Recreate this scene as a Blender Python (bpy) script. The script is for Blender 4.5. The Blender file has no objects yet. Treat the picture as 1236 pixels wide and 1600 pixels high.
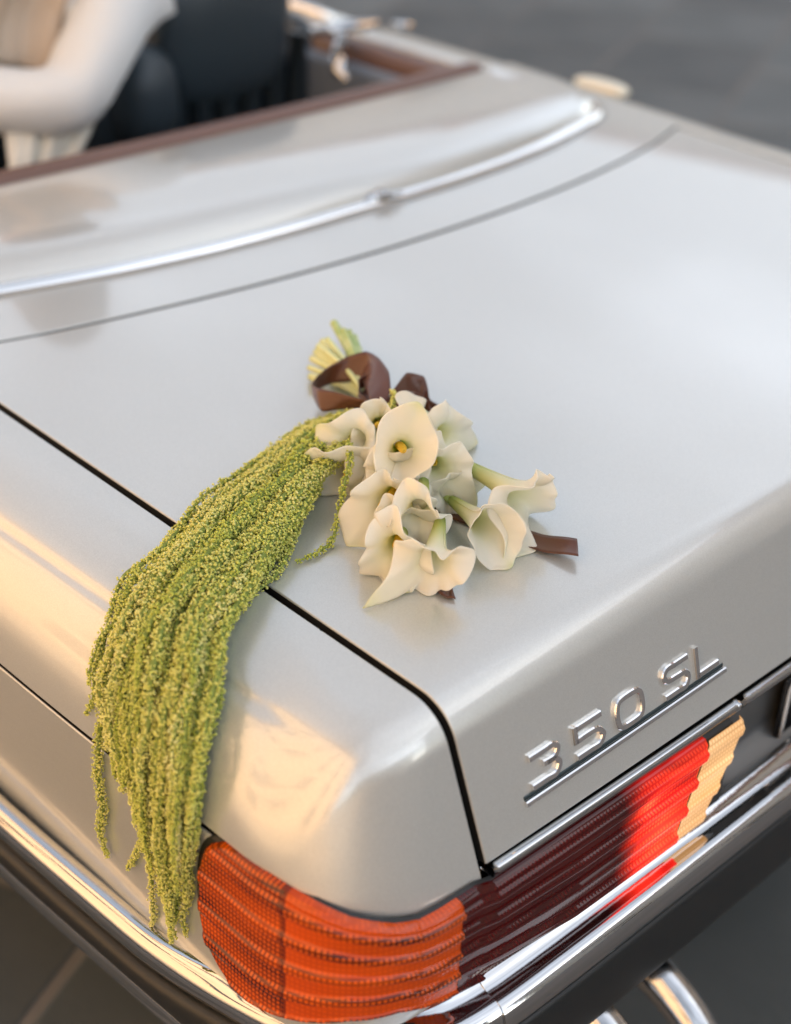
import bpy, math, random
import numpy as np
from mathutils import Vector, Matrix
rng = np.random.default_rng(7)
random.seed(7)
SC = bpy.context.scene
COL = SC.collection

# ------------------------------------------------------------------ camera
CAM = np.array([-1.4671, -0.6059, 1.6568])
YAW, PITCH, ROLL, FPX = 0.7935, 0.5458, 0.0421, 2332.9
_d = np.array([math.sin(YAW)*math.cos(PITCH), math.cos(YAW)*math.cos(PITCH), -math.sin(PITCH)])
_r = np.array([math.cos(YAW), -math.sin(YAW), 0.0])
_u = np.cross(_r, _d)
CR = math.cos(ROLL)*_r + math.sin(ROLL)*_u
CU = -math.sin(ROLL)*_r + math.cos(ROLL)*_u
CD = _d
cd = bpy.data.cameras.new('camera')
cam = bpy.data.objects.new('camera', cd)
COL.objects.link(cam)
cam.matrix_world = Matrix(((CR[0], CU[0], -CD[0], CAM[0]), (CR[1], CU[1], -CD[1], CAM[1]),
                           (CR[2], CU[2], -CD[2], CAM[2]), (0, 0, 0, 1)))
cd.sensor_fit = 'VERTICAL'
cd.sensor_height = 36.0
cd.lens = FPX*36.0/1600.0
cd.clip_start = .05
cd.clip_end = 500
cd.dof.use_dof = True
cd.dof.focus_distance = 1.42
cd.dof.aperture_fstop = 2.2
SC.camera = cam

# ------------------------------------------------------------------ world + sun
SUN_EL = math.radians(33)
SUN_DIR = Vector((math.cos(math.radians(40)), -math.sin(math.radians(40)), 0))   # towards the sun, horizontal
w = bpy.data.worlds.new('World')
SC.world = w
w.use_nodes = True
nt = w.node_tree
bg = nt.nodes['Background']
sky = nt.nodes.new('ShaderNodeTexSky')
sky.sky_type = 'NISHITA'
sky.sun_disc = False
sky.sun_elevation = SUN_EL
sky.sun_rotation = math.atan2(SUN_DIR.x, SUN_DIR.y)
sky.air_density = 1.0
sky.dust_density = .5
sky.ozone_density = 1.0
hs_ = nt.nodes.new('ShaderNodeHueSaturation'); hs_.inputs['Saturation'].default_value = .30
nt.links.new(sky.outputs[0], hs_.inputs['Color']); 
# thin high cloud breaking up the sky
wtc = nt.nodes.new('ShaderNodeTexCoord'); wmp = nt.nodes.new('ShaderNodeMapping'); wmp.inputs['Scale'].default_value = (1.6, 1.6, 3.6)
wn = nt.nodes.new('ShaderNodeTexNoise'); wn.inputs['Scale'].default_value = 1.7; wn.inputs['Detail'].default_value = 6; wn.inputs['Roughness'].default_value = .55
wr_ = nt.nodes.new('ShaderNodeMapRange'); wr_.inputs[1].default_value = .42; wr_.inputs[2].default_value = .68; wr_.inputs[3].default_value = .72; wr_.inputs[4].default_value = 1.35
wx = nt.nodes.new('ShaderNodeMix'); wx.data_type = 'RGBA'; wx.blend_type = 'MULTIPLY'; wx.inputs[0].default_value = 1
nt.links.new(wtc.outputs['Generated'], wmp.inputs[0]); nt.links.new(wmp.outputs[0], wn.inputs['Vector']); nt.links.new(wn.outputs[0], wr_.inputs[0])
nt.links.new(hs_.outputs[0], wx.inputs[6]); nt.links.new(wr_.outputs[0], wx.inputs[7]); nt.links.new(wx.outputs[2], bg.inputs[0])
bg.inputs[1].default_value = 0.15
sl = bpy.data.lights.new('sun', 'SUN')
sun = bpy.data.objects.new('sun', sl)
COL.objects.link(sun)
sl.energy = 5.0
sl.angle = math.radians(.8)
sl.color = (1.0, .80, .56)
sd = Vector((SUN_DIR.x*math.cos(SUN_EL), SUN_DIR.y*math.cos(SUN_EL), math.sin(SUN_EL)))
sun.rotation_euler = sd.to_track_quat('Z', 'Y').to_euler()
vs = SC.view_settings
SC.display_settings.display_device = 'sRGB'
vs.view_transform = 'Standard'
vs.look = 'None'
vs.exposure = 1.4
vs.gamma = 1
SC.cycles.max_bounces = 8
SC.cycles.use_adaptive_sampling = True

# ------------------------------------------------------------------ helpers
def link(o, parent=None):
    COL.objects.link(o)
    if parent is not None:
        o.parent = parent
    return o

def empty(name, loc=(0, 0, 0), parent=None):
    o = bpy.data.objects.new(name, None)
    o.empty_display_size = .05
    link(o, parent)
    o.location = loc
    return o

def tag(o, label=None, cat=None, group=None, kind=None):
    if label: o['label'] = label
    if cat: o['category'] = cat
    if group: o['group'] = group
    if kind: o['kind'] = kind
    return o

def mesh(name, V, Fc, mat, parent=None, smooth=True, N=None, uv=None, attr=None):
    me = bpy.data.meshes.new(name)
    V = np.asarray(V, dtype=np.float32).reshape(-1, 3)
    if isinstance(Fc, np.ndarray):
        nf, k = Fc.shape
        me.vertices.add(len(V)); me.vertices.foreach_set('co', V.ravel())
        me.loops.add(nf*k); me.loops.foreach_set('vertex_index', Fc.astype(np.int32).ravel())
        me.polygons.add(nf)
        me.polygons.foreach_set('loop_start', np.arange(0, nf*k, k, dtype=np.int32))
        me.update(calc_edges=True)
        me.validate()
    else:
        me.from_pydata([tuple(map(float, v)) for v in V], [], [tuple(map(int, f)) for f in Fc])
        me.update()
    if smooth:
        me.polygons.foreach_set('use_smooth', np.ones(len(me.polygons), dtype=bool))
    if uv is not None:
        ul = me.uv_layers.new(name='UVMap')
        li = np.zeros(len(me.loops), dtype=np.int32)
        me.loops.foreach_get('vertex_index', li)
        ul.data.foreach_set('uv', np.asarray(uv, dtype=np.float32)[li].ravel())
    if attr is not None:
        for an, av in attr.items():
            a = me.attributes.new(an, 'FLOAT', 'POINT')
            a.data.foreach_set('value', np.asarray(av, dtype=np.float32))
    if N is not None and len(me.vertices) == len(N):
        me.normals_split_custom_set_from_vertices([tuple(map(float, n)) for n in N])
    if mat is not None:
        me.materials.append(mat)
    o = bpy.data.objects.new(name, me)
    link(o, parent)
    return o

def gridfaces(n, m, closeu=False, closev=False, flip=False):
    nn = n if closeu else n-1
    mm = m if closev else m-1
    i = np.arange(nn)[:, None]; j = np.arange(mm)[None, :]
    a = (i % n)*m + (j % m); b = ((i+1) % n)*m + (j % m)
    c = ((i+1) % n)*m + ((j+1) % m); d = (i % n)*m + ((j+1) % m)
    Q = np.stack([a, b, c, d] if not flip else [a, d, c, b], -1).reshape(-1, 4)
    return Q

def grid(name, P, mat, parent=None, closeu=False, closev=False, flip=False, N=None, uv=None, smooth=True, attr=None):
    P = np.asarray(P, float); n, m = P.shape[:2]
    return mesh(name, P.reshape(-1, 3), gridfaces(n, m, closeu, closev, flip), mat, parent, smooth,
                None if N is None else np.asarray(N).reshape(-1, 3), uv, attr)

def norm(v):
    v = np.asarray(v, float)
    return v/np.maximum(np.linalg.norm(v, axis=-1, keepdims=True), 1e-9)

def catmull(P, n):
    P = np.asarray(P, float)
    Q = np.vstack([2*P[0]-P[1], P, 2*P[-1]-P[-2]])
    k = len(P)-1
    t = np.linspace(0, k, n); i = np.minimum(t.astype(int), k-1); f = (t-i)[:, None]
    p0, p1, p2, p3 = Q[i], Q[i+1], Q[i+2], Q[i+3]
    return .5*((2*p1)+(-p0+p2)*f+(2*p0-5*p1+4*p2-p3)*f*f+(-p0+3*p1-3*p2+p3)*f**3)

def frames(P, hint=(0, 0, 1)):
    T = norm(np.gradient(P, axis=0))
    a = np.asarray(hint, float)
    U = np.zeros_like(P)
    prev = a
    for i in range(len(P)):
        v = prev - T[i]*np.dot(prev, T[i])
        if np.linalg.norm(v) < 1e-5:
            v = np.cross(T[i], [1, 0, 0])
        v = v/np.linalg.norm(v); U[i] = v; prev = v
    return T, U, np.cross(T, U)

def tube(name, P, R, mat, parent=None, k=12, caps=True, sx=1., sy=1., hint=(0, 0, 1), attr=None):
    P = np.asarray(P, float); n = len(P)
    R = np.broadcast_to(np.asarray(R, float), (n,))
    T, U, W = frames(P, hint)
    a = np.linspace(0, 2*np.pi, k, endpoint=False)
    G = P[:, None]+R[:, None, None]*(U[:, None]*np.cos(a)[None, :, None]*sx+W[:, None]*np.sin(a)[None, :, None]*sy)
    V = G.reshape(-1, 3); Fl = [tuple(q) for q in gridfaces(n, k, False, True)]
    if caps:
        V = np.vstack([V, P[0], P[-1]])
        for j in range(k):
            Fl.append((n*k, (j+1) % k, j)); Fl.append((n*k+1, (n-1)*k+j, (n-1)*k+(j+1) % k))
    return mesh(name, V, Fl, mat, parent, True)

def sweep(name, P, Nrm, prof, mat, parent=None, up=(0, 0, 1), closed=True, caps=True):
    """profile points (a along Nrm, b along up) swept along P"""
    P = np.asarray(P, float); Nrm = norm(Nrm); up = np.asarray(up, float)
    pr = np.asarray(prof, float)
    G = P[:, None]+Nrm[:, None]*pr[None, :, 0, None]+up*pr[None, :, 1, None]
    n, m = G.shape[:2]
    V = G.reshape(-1, 3); Fl = [tuple(q) for q in gridfaces(n, m, False, closed)]
    if caps and closed:
        Fl.append(tuple(range(m))[::-1]); Fl.append(tuple((n-1)*m+j for j in range(m)))
    return mesh(name, V, Fl, mat, parent, True)

def box(name, c, s, mat, parent=None, bev=.0, rot=None):
    x, y, z = np.array(s)/2.
    V = np.array([(i*x, j*y, k*z) for i in (-1, 1) for j in (-1, 1) for k in (-1, 1)])
    Fl = [(0, 1, 3, 2), (4, 6, 7, 5), (0, 4, 5, 1), (2, 3, 7, 6), (0, 2, 6, 4), (1, 5, 7, 3)]
    o = mesh(name, V, Fl, mat, parent, False)
    o.location = c
    if rot is not None: o.rotation_euler = rot
    if bev > 0:
        b = o.modifiers.new('bevel', 'BEVEL'); b.width = bev; b.segments = 4
        for p in o.data.polygons: p.use_smooth = True
    return o

def pillow(name, c, s, mat, parent, e=3.2, n=28, rot=None):
    """superellipsoid cushion"""
    u = np.linspace(-np.pi/2, np.pi/2, n); v = np.linspace(-np.pi, np.pi, 2*n, endpoint=False)
    f_ = lambda a: np.sign(a)*np.abs(a)**(2./e)
    U_, V_ = np.meshgrid(u, v, indexing='ij')
    G2 = np.stack([s[0]/2*f_(np.cos(U_))*f_(np.cos(V_)), s[1]/2*f_(np.cos(U_))*f_(np.sin(V_)), s[2]/2*f_(np.sin(U_))], -1)
    o = grid(name, G2, mat, parent, closev=True)
    o.location = c
    if rot is not None: o.rotation_euler = rot
    return o

# ------------------------------------------------------------------ materials
def M(name, base, rough=.5, metal=0., coat=0., coatr=.03, spec=.5, noise=None, bump=None, sss=0., sheen=0., ior=None, cior=1.5):
    m = bpy.data.materials.new(name); m.use_nodes = True
    t = m.node_tree; b = t.nodes['Principled BSDF']
    b.inputs['Base Color'].default_value = (*base, 1)
    b.inputs['Roughness'].default_value = rough
    b.inputs['Metallic'].default_value = metal
    b.inputs['Coat Weight'].default_value = coat
    b.inputs['Coat Roughness'].default_value = coatr
    b.inputs['Specular IOR Level'].default_value = spec
    b.inputs['Coat IOR'].default_value = cior
    if ior: b.inputs['IOR'].default_value = ior
    if sheen: b.inputs['Sheen Weight'].default_value = sheen
    if sss:
        b.inputs['Subsurface Weight'].default_value = sss
        b.inputs['Subsurface Radius'].default_value = (.006, .006, .003)
        b.inputs['Subsurface Scale'].default_value = 1.
    tc = t.nodes.new('ShaderNodeTexCoord')
    if noise:       # (scale, colour2, detail, lo, hi)
        n = t.nodes.new('ShaderNodeTexNoise'); n.inputs['Scale'].default_value = noise[0]
        n.inputs['Detail'].default_value = noise[2]
        r = t.nodes.new('ShaderNodeMapRange'); r.inputs[1].default_value = noise[3]; r.inputs[2].default_value = noise[4]
        mx = t.nodes.new('ShaderNodeMix'); mx.data_type = 'RGBA'
        mx.inputs[6].default_value = (*base, 1); mx.inputs[7].default_value = (*noise[1], 1)
        t.links.new(tc.outputs['Object'], n.inputs['Vector']); t.links.new(n.outputs[0], r.inputs[0])
        t.links.new(r.outputs[0], mx.inputs[0]); t.links.new(mx.outputs[2], b.inputs['Base Color'])
    if bump:        # (scale, strength, distance)
        n2 = t.nodes.new('ShaderNodeTexNoise'); n2.inputs['Scale'].default_value = bump[0]; n2.inputs['Detail'].default_value = 4
        bp = t.nodes.new('ShaderNodeBump'); bp.inputs['Strength'].default_value = bump[1]; bp.inputs['Distance'].default_value = bump[2]
        t.links.new(tc.outputs['Object'], n2.inputs['Vector']); t.links.new(n2.outputs[0], bp.inputs['Height'])
        t.links.new(bp.outputs[0], b.inputs['Normal'])
    return m

def N_(m, typ): return m.node_tree.nodes.new(typ)

def paint_material():
    m = M('silver_paint', (.545, .570, .555), rough=.30, metal=.45, coat=1., coatr=.02, cior=1.5)
    t = m.node_tree; b = t.nodes['Principled BSDF']
    tc = N_(m, 'ShaderNodeTexCoord')
    v = N_(m, 'ShaderNodeTexVoronoi'); v.inputs['Scale'].default_value = 1500
    hs = N_(m, 'ShaderNodeMapRange'); hs.inputs[3].default_value = .92; hs.inputs[4].default_value = 1.06
    sep = N_(m, 'ShaderNodeSeparateColor')
    mul = N_(m, 'ShaderNodeMix'); mul.data_type = 'RGBA'; mul.blend_type = 'MULTIPLY'; mul.inputs[0].default_value = 1
    mul.inputs[6].default_value = (.545, .570, .555, 1)
    t.links.new(tc.outputs['Object'], v.inputs['Vector']); t.links.new(v.outputs['Color'], sep.inputs[0])
    t.links.new(sep.outputs[0], hs.inputs[0]); t.links.new(hs.outputs[0], mul.inputs[7])
    t.links.new(mul.outputs[2], b.inputs['Base Color'])
    # faint dust dulls the clear coat in patches
    n = N_(m, 'ShaderNodeTexNoise'); n.inputs['Scale'].default_value = 9; n.inputs['Detail'].default_value = 6
    mr = N_(m, 'ShaderNodeMapRange'); mr.inputs[1].default_value = .4; mr.inputs[2].default_value = .7
    mr.inputs[3].default_value = .02; mr.inputs[4].default_value = .07
    t.links.new(tc.outputs['Object'], n.inputs['Vector']); t.links.new(n.outputs[0], mr.inputs[0]); t.links.new(mr.outputs[0], b.inputs['Coat Roughness'])
    return m

PAINT = paint_material()
CHROME = M('chrome', (.52, .53, .54), rough=.07, metal=1., bump=(35, .08, .002))
CHROME_SOFT = M('brushed_chrome', (.88, .88, .87), rough=.12, metal=1.)
BLACK = M('black_rubber', (.008, .010, .011), rough=.45, bump=(400, .2, .0005))
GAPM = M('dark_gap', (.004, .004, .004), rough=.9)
LEATHER = M('black_leather', (.030, .044, .055), rough=.42, bump=(180, .4, .001))
WOODTRIM = M('brown_leather_trim', (.14, .075, .055), rough=.4, bump=(120, .3, .001))
CARPET = M('dark_carpet', (.012, .012, .012), rough=.95)
SLEEVE = M('white_knit', (.66, .68, .68), rough=.8, sheen=.3, bump=(300, .4, .002))
BEIGE = M('beige_cloth', (.42, .31, .21), rough=.85, noise=(6, (.50, .41, .32), 3, .4, .6), bump=(60, .4, .004))
SKIN = M('skin', (.55, .33, .23), rough=.5, sss=.2)
HAIR = M('dark_hair', (.05, .025, .014), rough=.5)
RIBBON = M('brown_satin', (.085, .028, .013), rough=.28, metal=.0, spec=.45, sheen=.1, bump=(900, .12, .0003))
PLATE_B = M('plate_black', (.01, .01, .011), rough=.35)
PLATE_W = M('plate_white', (.65, .65, .63), rough=.4)
SPADIX = M('yellow_spadix', (.88, .60, .04), rough=.7, bump=(1800, 1., .0008), noise=(500, (.80, .48, .03), 2, .4, .6))
STEM_G = M('green_stem', (.30, .42, .10), rough=.4, sss=.1, noise=(40, (.52, .56, .24), 3, .35, .65))
STEM_P = M('pale_stem', (.56, .62, .30), rough=.45, sss=.1, noise=(40, (.60, .64, .36), 3, .35, .65))
CUT = M('cut_stem_end', (.70, .62, .42), rough=.8)
CORE = M('amaranth_core', (.20, .26, .05), rough=.8)
GREYPANEL = M('recess_panel_shade', (.20, .205, .205), rough=.35, metal=.5, coat=.6)  # body panel darkened: the shade of the recess is put into its colour

def amaranth_material():
    m = M('amaranth_green', (.34, .42, .10), rough=.75, sheen=.25)
    t = m.node_tree; b = t.nodes['Principled BSDF']
    oi = N_(m, 'ShaderNodeObjectInfo'); at = N_(m, 'ShaderNodeAttribute'); at.attribute_name = 'tone'
    n = N_(m, 'ShaderNodeTexNoise'); n.inputs['Scale'].default_value = 45; n.inputs['Detail'].default_value = 3
    geo = N_(m, 'ShaderNodeNewGeometry'); t.links.new(geo.outputs['Position'], n.inputs['Vector'])
    a1 = N_(m, 'ShaderNodeMath'); a1.operation = 'MULTIPLY_ADD'; a1.inputs[1].default_value = .35
    t.links.new(oi.outputs['Random'], a1.inputs[0]); 
    a2 = N_(m, 'ShaderNodeMath'); a2.operation = 'MULTIPLY_ADD'; a2.inputs[1].default_value = .55
    t.links.new(at.outputs['Fac'], a2.inputs[0]); t.links.new(a1.outputs[0], a2.inputs[2])
    a3 = N_(m, 'ShaderNodeMath'); a3.operation = 'MULTIPLY'; a3.inputs[1].default_value = .30
    t.links.new(n.outputs[0], a3.inputs[0]); t.links.new(a3.outputs[0], a1.inputs[2])
    cr = N_(m, 'ShaderNodeValToRGB'); e = cr.color_ramp.elements
    e[0].position = .1; e[0].color = (.36, .45, .045, 1); e[1].position = 1.; e[1].color = (.92, .90, .38, 1)
    x = cr.color_ramp.elements.new(.45); x.color = (.64, .70, .11, 1)
    x = cr.color_ramp.elements.new(.7); x.color = (.82, .82, .22, 1)
    t.links.new(a2.outputs[0], cr.inputs[0]); t.links.new(cr.outputs[0], b.inputs['Base Color'])
    tr = N_(m, 'ShaderNodeBsdfTranslucent'); mx = N_(m, 'ShaderNodeMixShader'); mx.inputs[0].default_value = .25
    t.links.new(cr.outputs[0], tr.inputs[0]); t.links.new(b.outputs[0], mx.inputs[1]); t.links.new(tr.outputs[0], mx.inputs[2])
    t.links.new(mx.outputs[0], t.nodes['Material Output'].inputs[0])
    return m
AMAR = amaranth_material()

def petal_material():
    m = M('calla_petal', (.80, .76, .58), rough=.42, spec=.35)
    t = m.node_tree; b = t.nodes['Principled BSDF']
    at = N_(m, 'ShaderNodeAttribute'); at.attribute_name = 'along'
    n = N_(m, 'ShaderNodeTexNoise'); n.inputs['Scale'].default_value = 30
    tc = N_(m, 'ShaderNodeTexCoord'); t.links.new(tc.outputs['Object'], n.inputs['Vector'])
    ad = N_(m, 'ShaderNodeMath'); ad.operation = 'MULTIPLY_ADD'; ad.inputs[1].default_value = .16
    t.links.new(n.outputs[0], ad.inputs[0]); t.links.new(at.outputs['Fac'], ad.inputs[2])
    cr = N_(m, 'ShaderNodeValToRGB'); e = cr.color_ramp.elements
    e[0].position = .05; e[0].color = (.28, .42, .09, 1); e[1].position = 1.; e[1].color = (.93, .91, .82, 1)
    x = cr.color_ramp.elements.new(.36); x.color = (.62, .68, .22, 1)
    x = cr.color_ramp.elements.new(.66); x.color = (.88, .88, .62, 1)
    x = cr.color_ramp.elements.new(.86); x.color = (.92, .91, .78, 1)
    t.links.new(ad.outputs[0], cr.inputs[0]); t.links.new(cr.outputs[0], b.inputs['Base Color'])
    tr = N_(m, 'ShaderNodeBsdfTranslucent'); mx = N_(m, 'ShaderNodeMixShader'); mx.inputs[0].default_value = .5
    t.links.new(cr.outputs[0], tr.inputs[0]); t.links.new(b.outputs[0], mx.inputs[1]); t.links.new(tr.outputs[0], mx.inputs[2])
    t.links.new(mx.outputs[0], t.nodes['Material Output'].inputs[0])
    # fine lengthwise veins
    wv = N_(m, 'ShaderNodeTexNoise'); wv.inputs['Scale'].default_value = 1.; wv.inputs['Detail'].default_value = 2
    mp = N_(m, 'ShaderNodeMapping'); mp.inputs['Scale'].default_value = (90, 3, 1)
    uvn = N_(m, 'ShaderNodeUVMap'); t.links.new(uvn.outputs[0], mp.inputs[0]); t.links.new(mp.outputs[0], wv.inputs['Vector'])
    bp = N_(m, 'ShaderNodeBump'); bp.inputs['Strength'].default_value = .35; bp.inputs['Distance'].default_value = .0008
    t.links.new(wv.outputs[0], bp.inputs['Height']); t.links.new(bp.outputs[0], b.inputs['Normal'])
    return m
PETAL = petal_material()

def lens_material(name, c1, c2, emit=None, estr=0., fu=1350., fv=1150., seam=None, smoothc=None, bst=.22):
    """moulded prism pattern in UV space (metres)"""
    m = M(name, c1, rough=.10, coat=0., spec=.4)
    t = m.node_tree; b = t.nodes['Principled BSDF']
    uvn = N_(m, 'ShaderNodeUVMap'); sp = N_(m, 'ShaderNodeSeparateXYZ'); t.links.new(uvn.outputs[0], sp.inputs[0])
    def wave(sock, fr):
        a = N_(m, 'ShaderNodeMath'); a.operation = 'MULTIPLY'; a.inputs[1].default_value = fr; t.links.new(sock, a.inputs[0])
        s = N_(m, 'ShaderNodeMath'); s.operation = 'SINE'; t.links.new(a.outputs[0], s.inputs[0]); return s.outputs[0]
    su, sv = wave(sp.outputs[0], fu), wave(sp.outputs[1], fv)
    pr = N_(m, 'ShaderNodeMath'); pr.operation = 'MINIMUM'; t.links.new(su, pr.inputs[0]); t.links.new(sv, pr.inputs[1])
    mr = N_(m, 'ShaderNodeMapRange'); mr.inputs[1].default_value = -.75; mr.inputs[2].default_value = .35
    t.links.new(pr.outputs[0], mr.inputs[0])
    n = N_(m, 'ShaderNodeTexNoise'); n.inputs['Scale'].default_value = 1; n.inputs['Detail'].default_value = 3
    mp = N_(m, 'ShaderNodeMapping'); mp.inputs['Scale'].default_value = (9, 40, 1)
    t.links.new(uvn.outputs[0], mp.inputs[0]); t.links.new(mp.outputs[0], n.inputs['Vector'])
    nr = N_(m, 'ShaderNodeMapRange'); nr.inputs[1].default_value = .35; nr.inputs[2].default_value = .7
    t.links.new(n.outputs[0], nr.inputs[0])
    ml = N_(m, 'ShaderNodeMath'); ml.operation = 'MULTIPLY_ADD'; ml.inputs[1].default_value = .6
    t.links.new(mr.outputs[0], ml.inputs[0])
    m3 = N_(m, 'ShaderNodeMath'); m3.operation = 'MULTIPLY'; m3.inputs[1].default_value = .4
    t.links.new(nr.outputs[0], m3.inputs[0]); t.links.new(m3.outputs[0], ml.inputs[2])
    mx = N_(m, 'ShaderNodeMix'); mx.data_type = 'RGBA'; mx.inputs[6].default_value = (*c1, 1); mx.inputs[7].default_value = (*c2, 1)
    t.links.new(ml.outputs[0], mx.inputs[0]); t.links.new(mx.outputs[2], b.inputs['Base Color'])
    if smoothc:      # the recessed flutes inboard of the divider are plain, the rest is prismatic
        ra = N_(m, 'ShaderNodeAttribute'); ra.attribute_name = 'rib'
        c_ = lambda op, a, b_: (lambda q: (setattr(q, 'operation', op), [t.links.new(x, q.inputs[i]) if hasattr(x, 'links') else setattr(q.inputs[i], 'default_value', x) for i, x in enumerate((a, b_))], q.outputs[0])[2])(N_(m, 'ShaderNodeMath'))
        inb = c_('GREATER_THAN', sp.outputs[0], seam); rec = c_('LESS_THAN', ra.outputs['Fac'], .5)
        fac = c_('MULTIPLY', c_('MULTIPLY', inb, rec), .75)
        m5 = N_(m, 'ShaderNodeMix'); m5.data_type = 'RGBA'; m5.inputs[7].default_value = (*smoothc, 1)
        t.links.new(fac, m5.inputs[0]); t.links.new(mx.outputs[2], m5.inputs[6])
        dv = c_('ABSOLUTE', c_('SUBTRACT', sp.outputs[0], seam), 0.); ln = c_('MULTIPLY', c_('LESS_THAN', dv, .0022), .7)
        m6 = N_(m, 'ShaderNodeMix'); m6.data_type = 'RGBA'; m6.inputs[7].default_value = (.05, .004, .001, 1)
        t.links.new(ln, m6.inputs[0]); t.links.new(m5.outputs[2], m6.inputs[6]); t.links.new(m6.outputs[2], b.inputs['Base Color'])
    bp = N_(m, 'ShaderNodeBump'); bp.inputs['Strength'].default_value = bst; bp.inputs['Distance'].default_value = .0003
    t.links.new(pr.outputs[0], bp.inputs['Height']); t.links.new(bp.outputs[0], b.inputs['Normal'])
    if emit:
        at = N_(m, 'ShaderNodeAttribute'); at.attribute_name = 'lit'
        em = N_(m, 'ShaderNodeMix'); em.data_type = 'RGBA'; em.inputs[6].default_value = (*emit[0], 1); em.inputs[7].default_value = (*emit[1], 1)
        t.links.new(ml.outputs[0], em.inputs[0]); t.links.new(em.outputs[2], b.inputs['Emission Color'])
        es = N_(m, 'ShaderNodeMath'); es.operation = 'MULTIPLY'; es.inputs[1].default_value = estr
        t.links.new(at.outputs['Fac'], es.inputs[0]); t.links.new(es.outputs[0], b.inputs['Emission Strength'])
    return m
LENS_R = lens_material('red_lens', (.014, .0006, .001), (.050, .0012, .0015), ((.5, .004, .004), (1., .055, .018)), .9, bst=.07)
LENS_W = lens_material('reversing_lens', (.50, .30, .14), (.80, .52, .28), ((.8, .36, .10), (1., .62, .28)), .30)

# ------------------------------------------------------------------ car body surface
def smax(a, b, k):
    h = np.maximum(k-np.abs(a-b), 0)/k
    return np.maximum(a, b)+h*h*k*.25
def sstep(a, b, x):
    t = np.clip((x-a)/(b-a), 0, 1); return t*t*(3-2*t)
def Wside(y, z):
    up = np.maximum(z-.735, 0); dn = np.maximum(.735-z, 0)
    return .889+.006*np.clip(y, 0, 1.5)-up*.10-up*up*.6-dn*.05
def Yrear(x, z):
    return -.015*(1-(x/.73)**2)+np.where(z > .70, (z-.70)*.29, (z-.70)*.05)
def Zdeck(x, y):
    return .868+.020*np.minimum(y, 1.3)+.018*(1-(x/.73)**2)
def F(x, y, z):
    ax = np.abs(x)
    s_ = ax-Wside(y, z); r_ = Yrear(x, z)-y
    # faint feature line pressed into the shoulder
    s_ = s_+.0026*np.exp(-((z-.8485)/.0035)**2)*sstep(.10, .22, y)
    A = smax(r_, s_, .115)
    w_ = sstep(-.05, .08, s_-r_)
    k = .034*(1-w_)+.11*w_
    return smax(A, z-Zdeck(x, y), k)
def gradF(P):
    P = np.asarray(P, float); e = 1e-3; g = []
    for a in range(3):
        dp = np.zeros(3); dp[a] = e
        A = P+dp; B = P-dp
        g.append(F(A[..., 0], A[..., 1], A[..., 2])-F(B[..., 0], B[..., 1], B[..., 2]))
    return norm(np.stack(g, -1))
def solve(O, D, tmax=1.2, lvl=0.):
    """first outward crossing from inside point O along D"""
    O = np.asarray(O, float); D = norm(D)
    O, D = np.broadcast_arrays(O, D)
    lo = np.zeros(O.shape[:-1]); hi = np.full(O.shape[:-1], tmax)
    for _ in range(40):
        m_ = (lo+hi)/2; X = O+D*m_[..., None]
        ins = F(X[..., 0], X[..., 1], X[..., 2]) < lvl
        lo = np.where(ins, m_, lo); hi = np.where(ins, hi, m_)
    return O+D*((lo+hi)/2)[..., None]
def ray(px, py):
    return CD+CR*(px-618)/FPX-CU*(py-800)/FPX
_ts = np.linspace(.7, 3.6, 1500)
def on_body(px, py, h=0.):
    """point at height h above the body panels, seen in the photograph at px, py"""
    v = ray(px, py); X = CAM+_ts[:, None]*v
    g = F(X[:, 0], X[:, 1], X[:, 2])-h
    i = int(np.argmax(g < 0))
    if g[i] >= 0 or i == 0: i = len(_ts)-1
    a, b = _ts[i-1], _ts[i]
    t = a+(b-a)*g[i-1]/(g[i-1]-g[i])
    return CAM+t*v

def lip(P, Nn, side, r=.0017, depth=.020, k=4):
    """roll a panel edge over: side in 'u0','u1','v0','v1'"""
    if side[0] == 'v': P = P.transpose(1, 0, 2); Nn = Nn.transpose(1, 0, 2)
    if side[1] == '0': P = P[::-1]; Nn = Nn[::-1]
    e, n = P[-1], Nn[-1]
    tt = e-P[-2]
    if np.linalg.norm(tt, axis=-1).min() < 1e-6: tt = e-P[-4]
    tt = norm(tt-n*np.sum(tt*n, -1, keepdims=True))
    rows, nr = [], []
    for a in np.linspace(0, np.pi/2, k+1)[1:]:
        rows.append(e+tt*r*math.sin(a)-n*r*(1-math.cos(a))); nr.append(norm(n*math.cos(a)+tt*math.sin(a)))
    rows.append(e+tt*r-n*depth); nr.append(tt)
    P = np.concatenate([P, np.array(rows)]); Nn = np.concatenate([Nn, np.array(nr)])
    if side[1] == '0': P = P[::-1]; Nn = Nn[::-1]
    if side[0] == 'v': P = P.transpose(1, 0, 2); Nn = Nn.transpose(1, 0, 2)
    return P, Nn

def panel(name, P, mat, parent, lips, flip=False, **kw):
    Nn = gradF(P)
    for s_ in lips: P, Nn = lip(P, Nn, s_, **kw)
    o = grid(name, P, mat, parent, N=Nn, flip=flip)
    # the turned-down walls are blackened to paint in the shade of the gaps
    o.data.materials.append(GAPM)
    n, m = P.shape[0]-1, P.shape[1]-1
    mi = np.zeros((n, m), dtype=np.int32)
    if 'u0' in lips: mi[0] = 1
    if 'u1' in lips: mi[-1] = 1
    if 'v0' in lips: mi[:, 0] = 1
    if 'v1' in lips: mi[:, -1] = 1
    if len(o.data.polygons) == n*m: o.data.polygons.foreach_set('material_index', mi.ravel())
    return o

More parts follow.
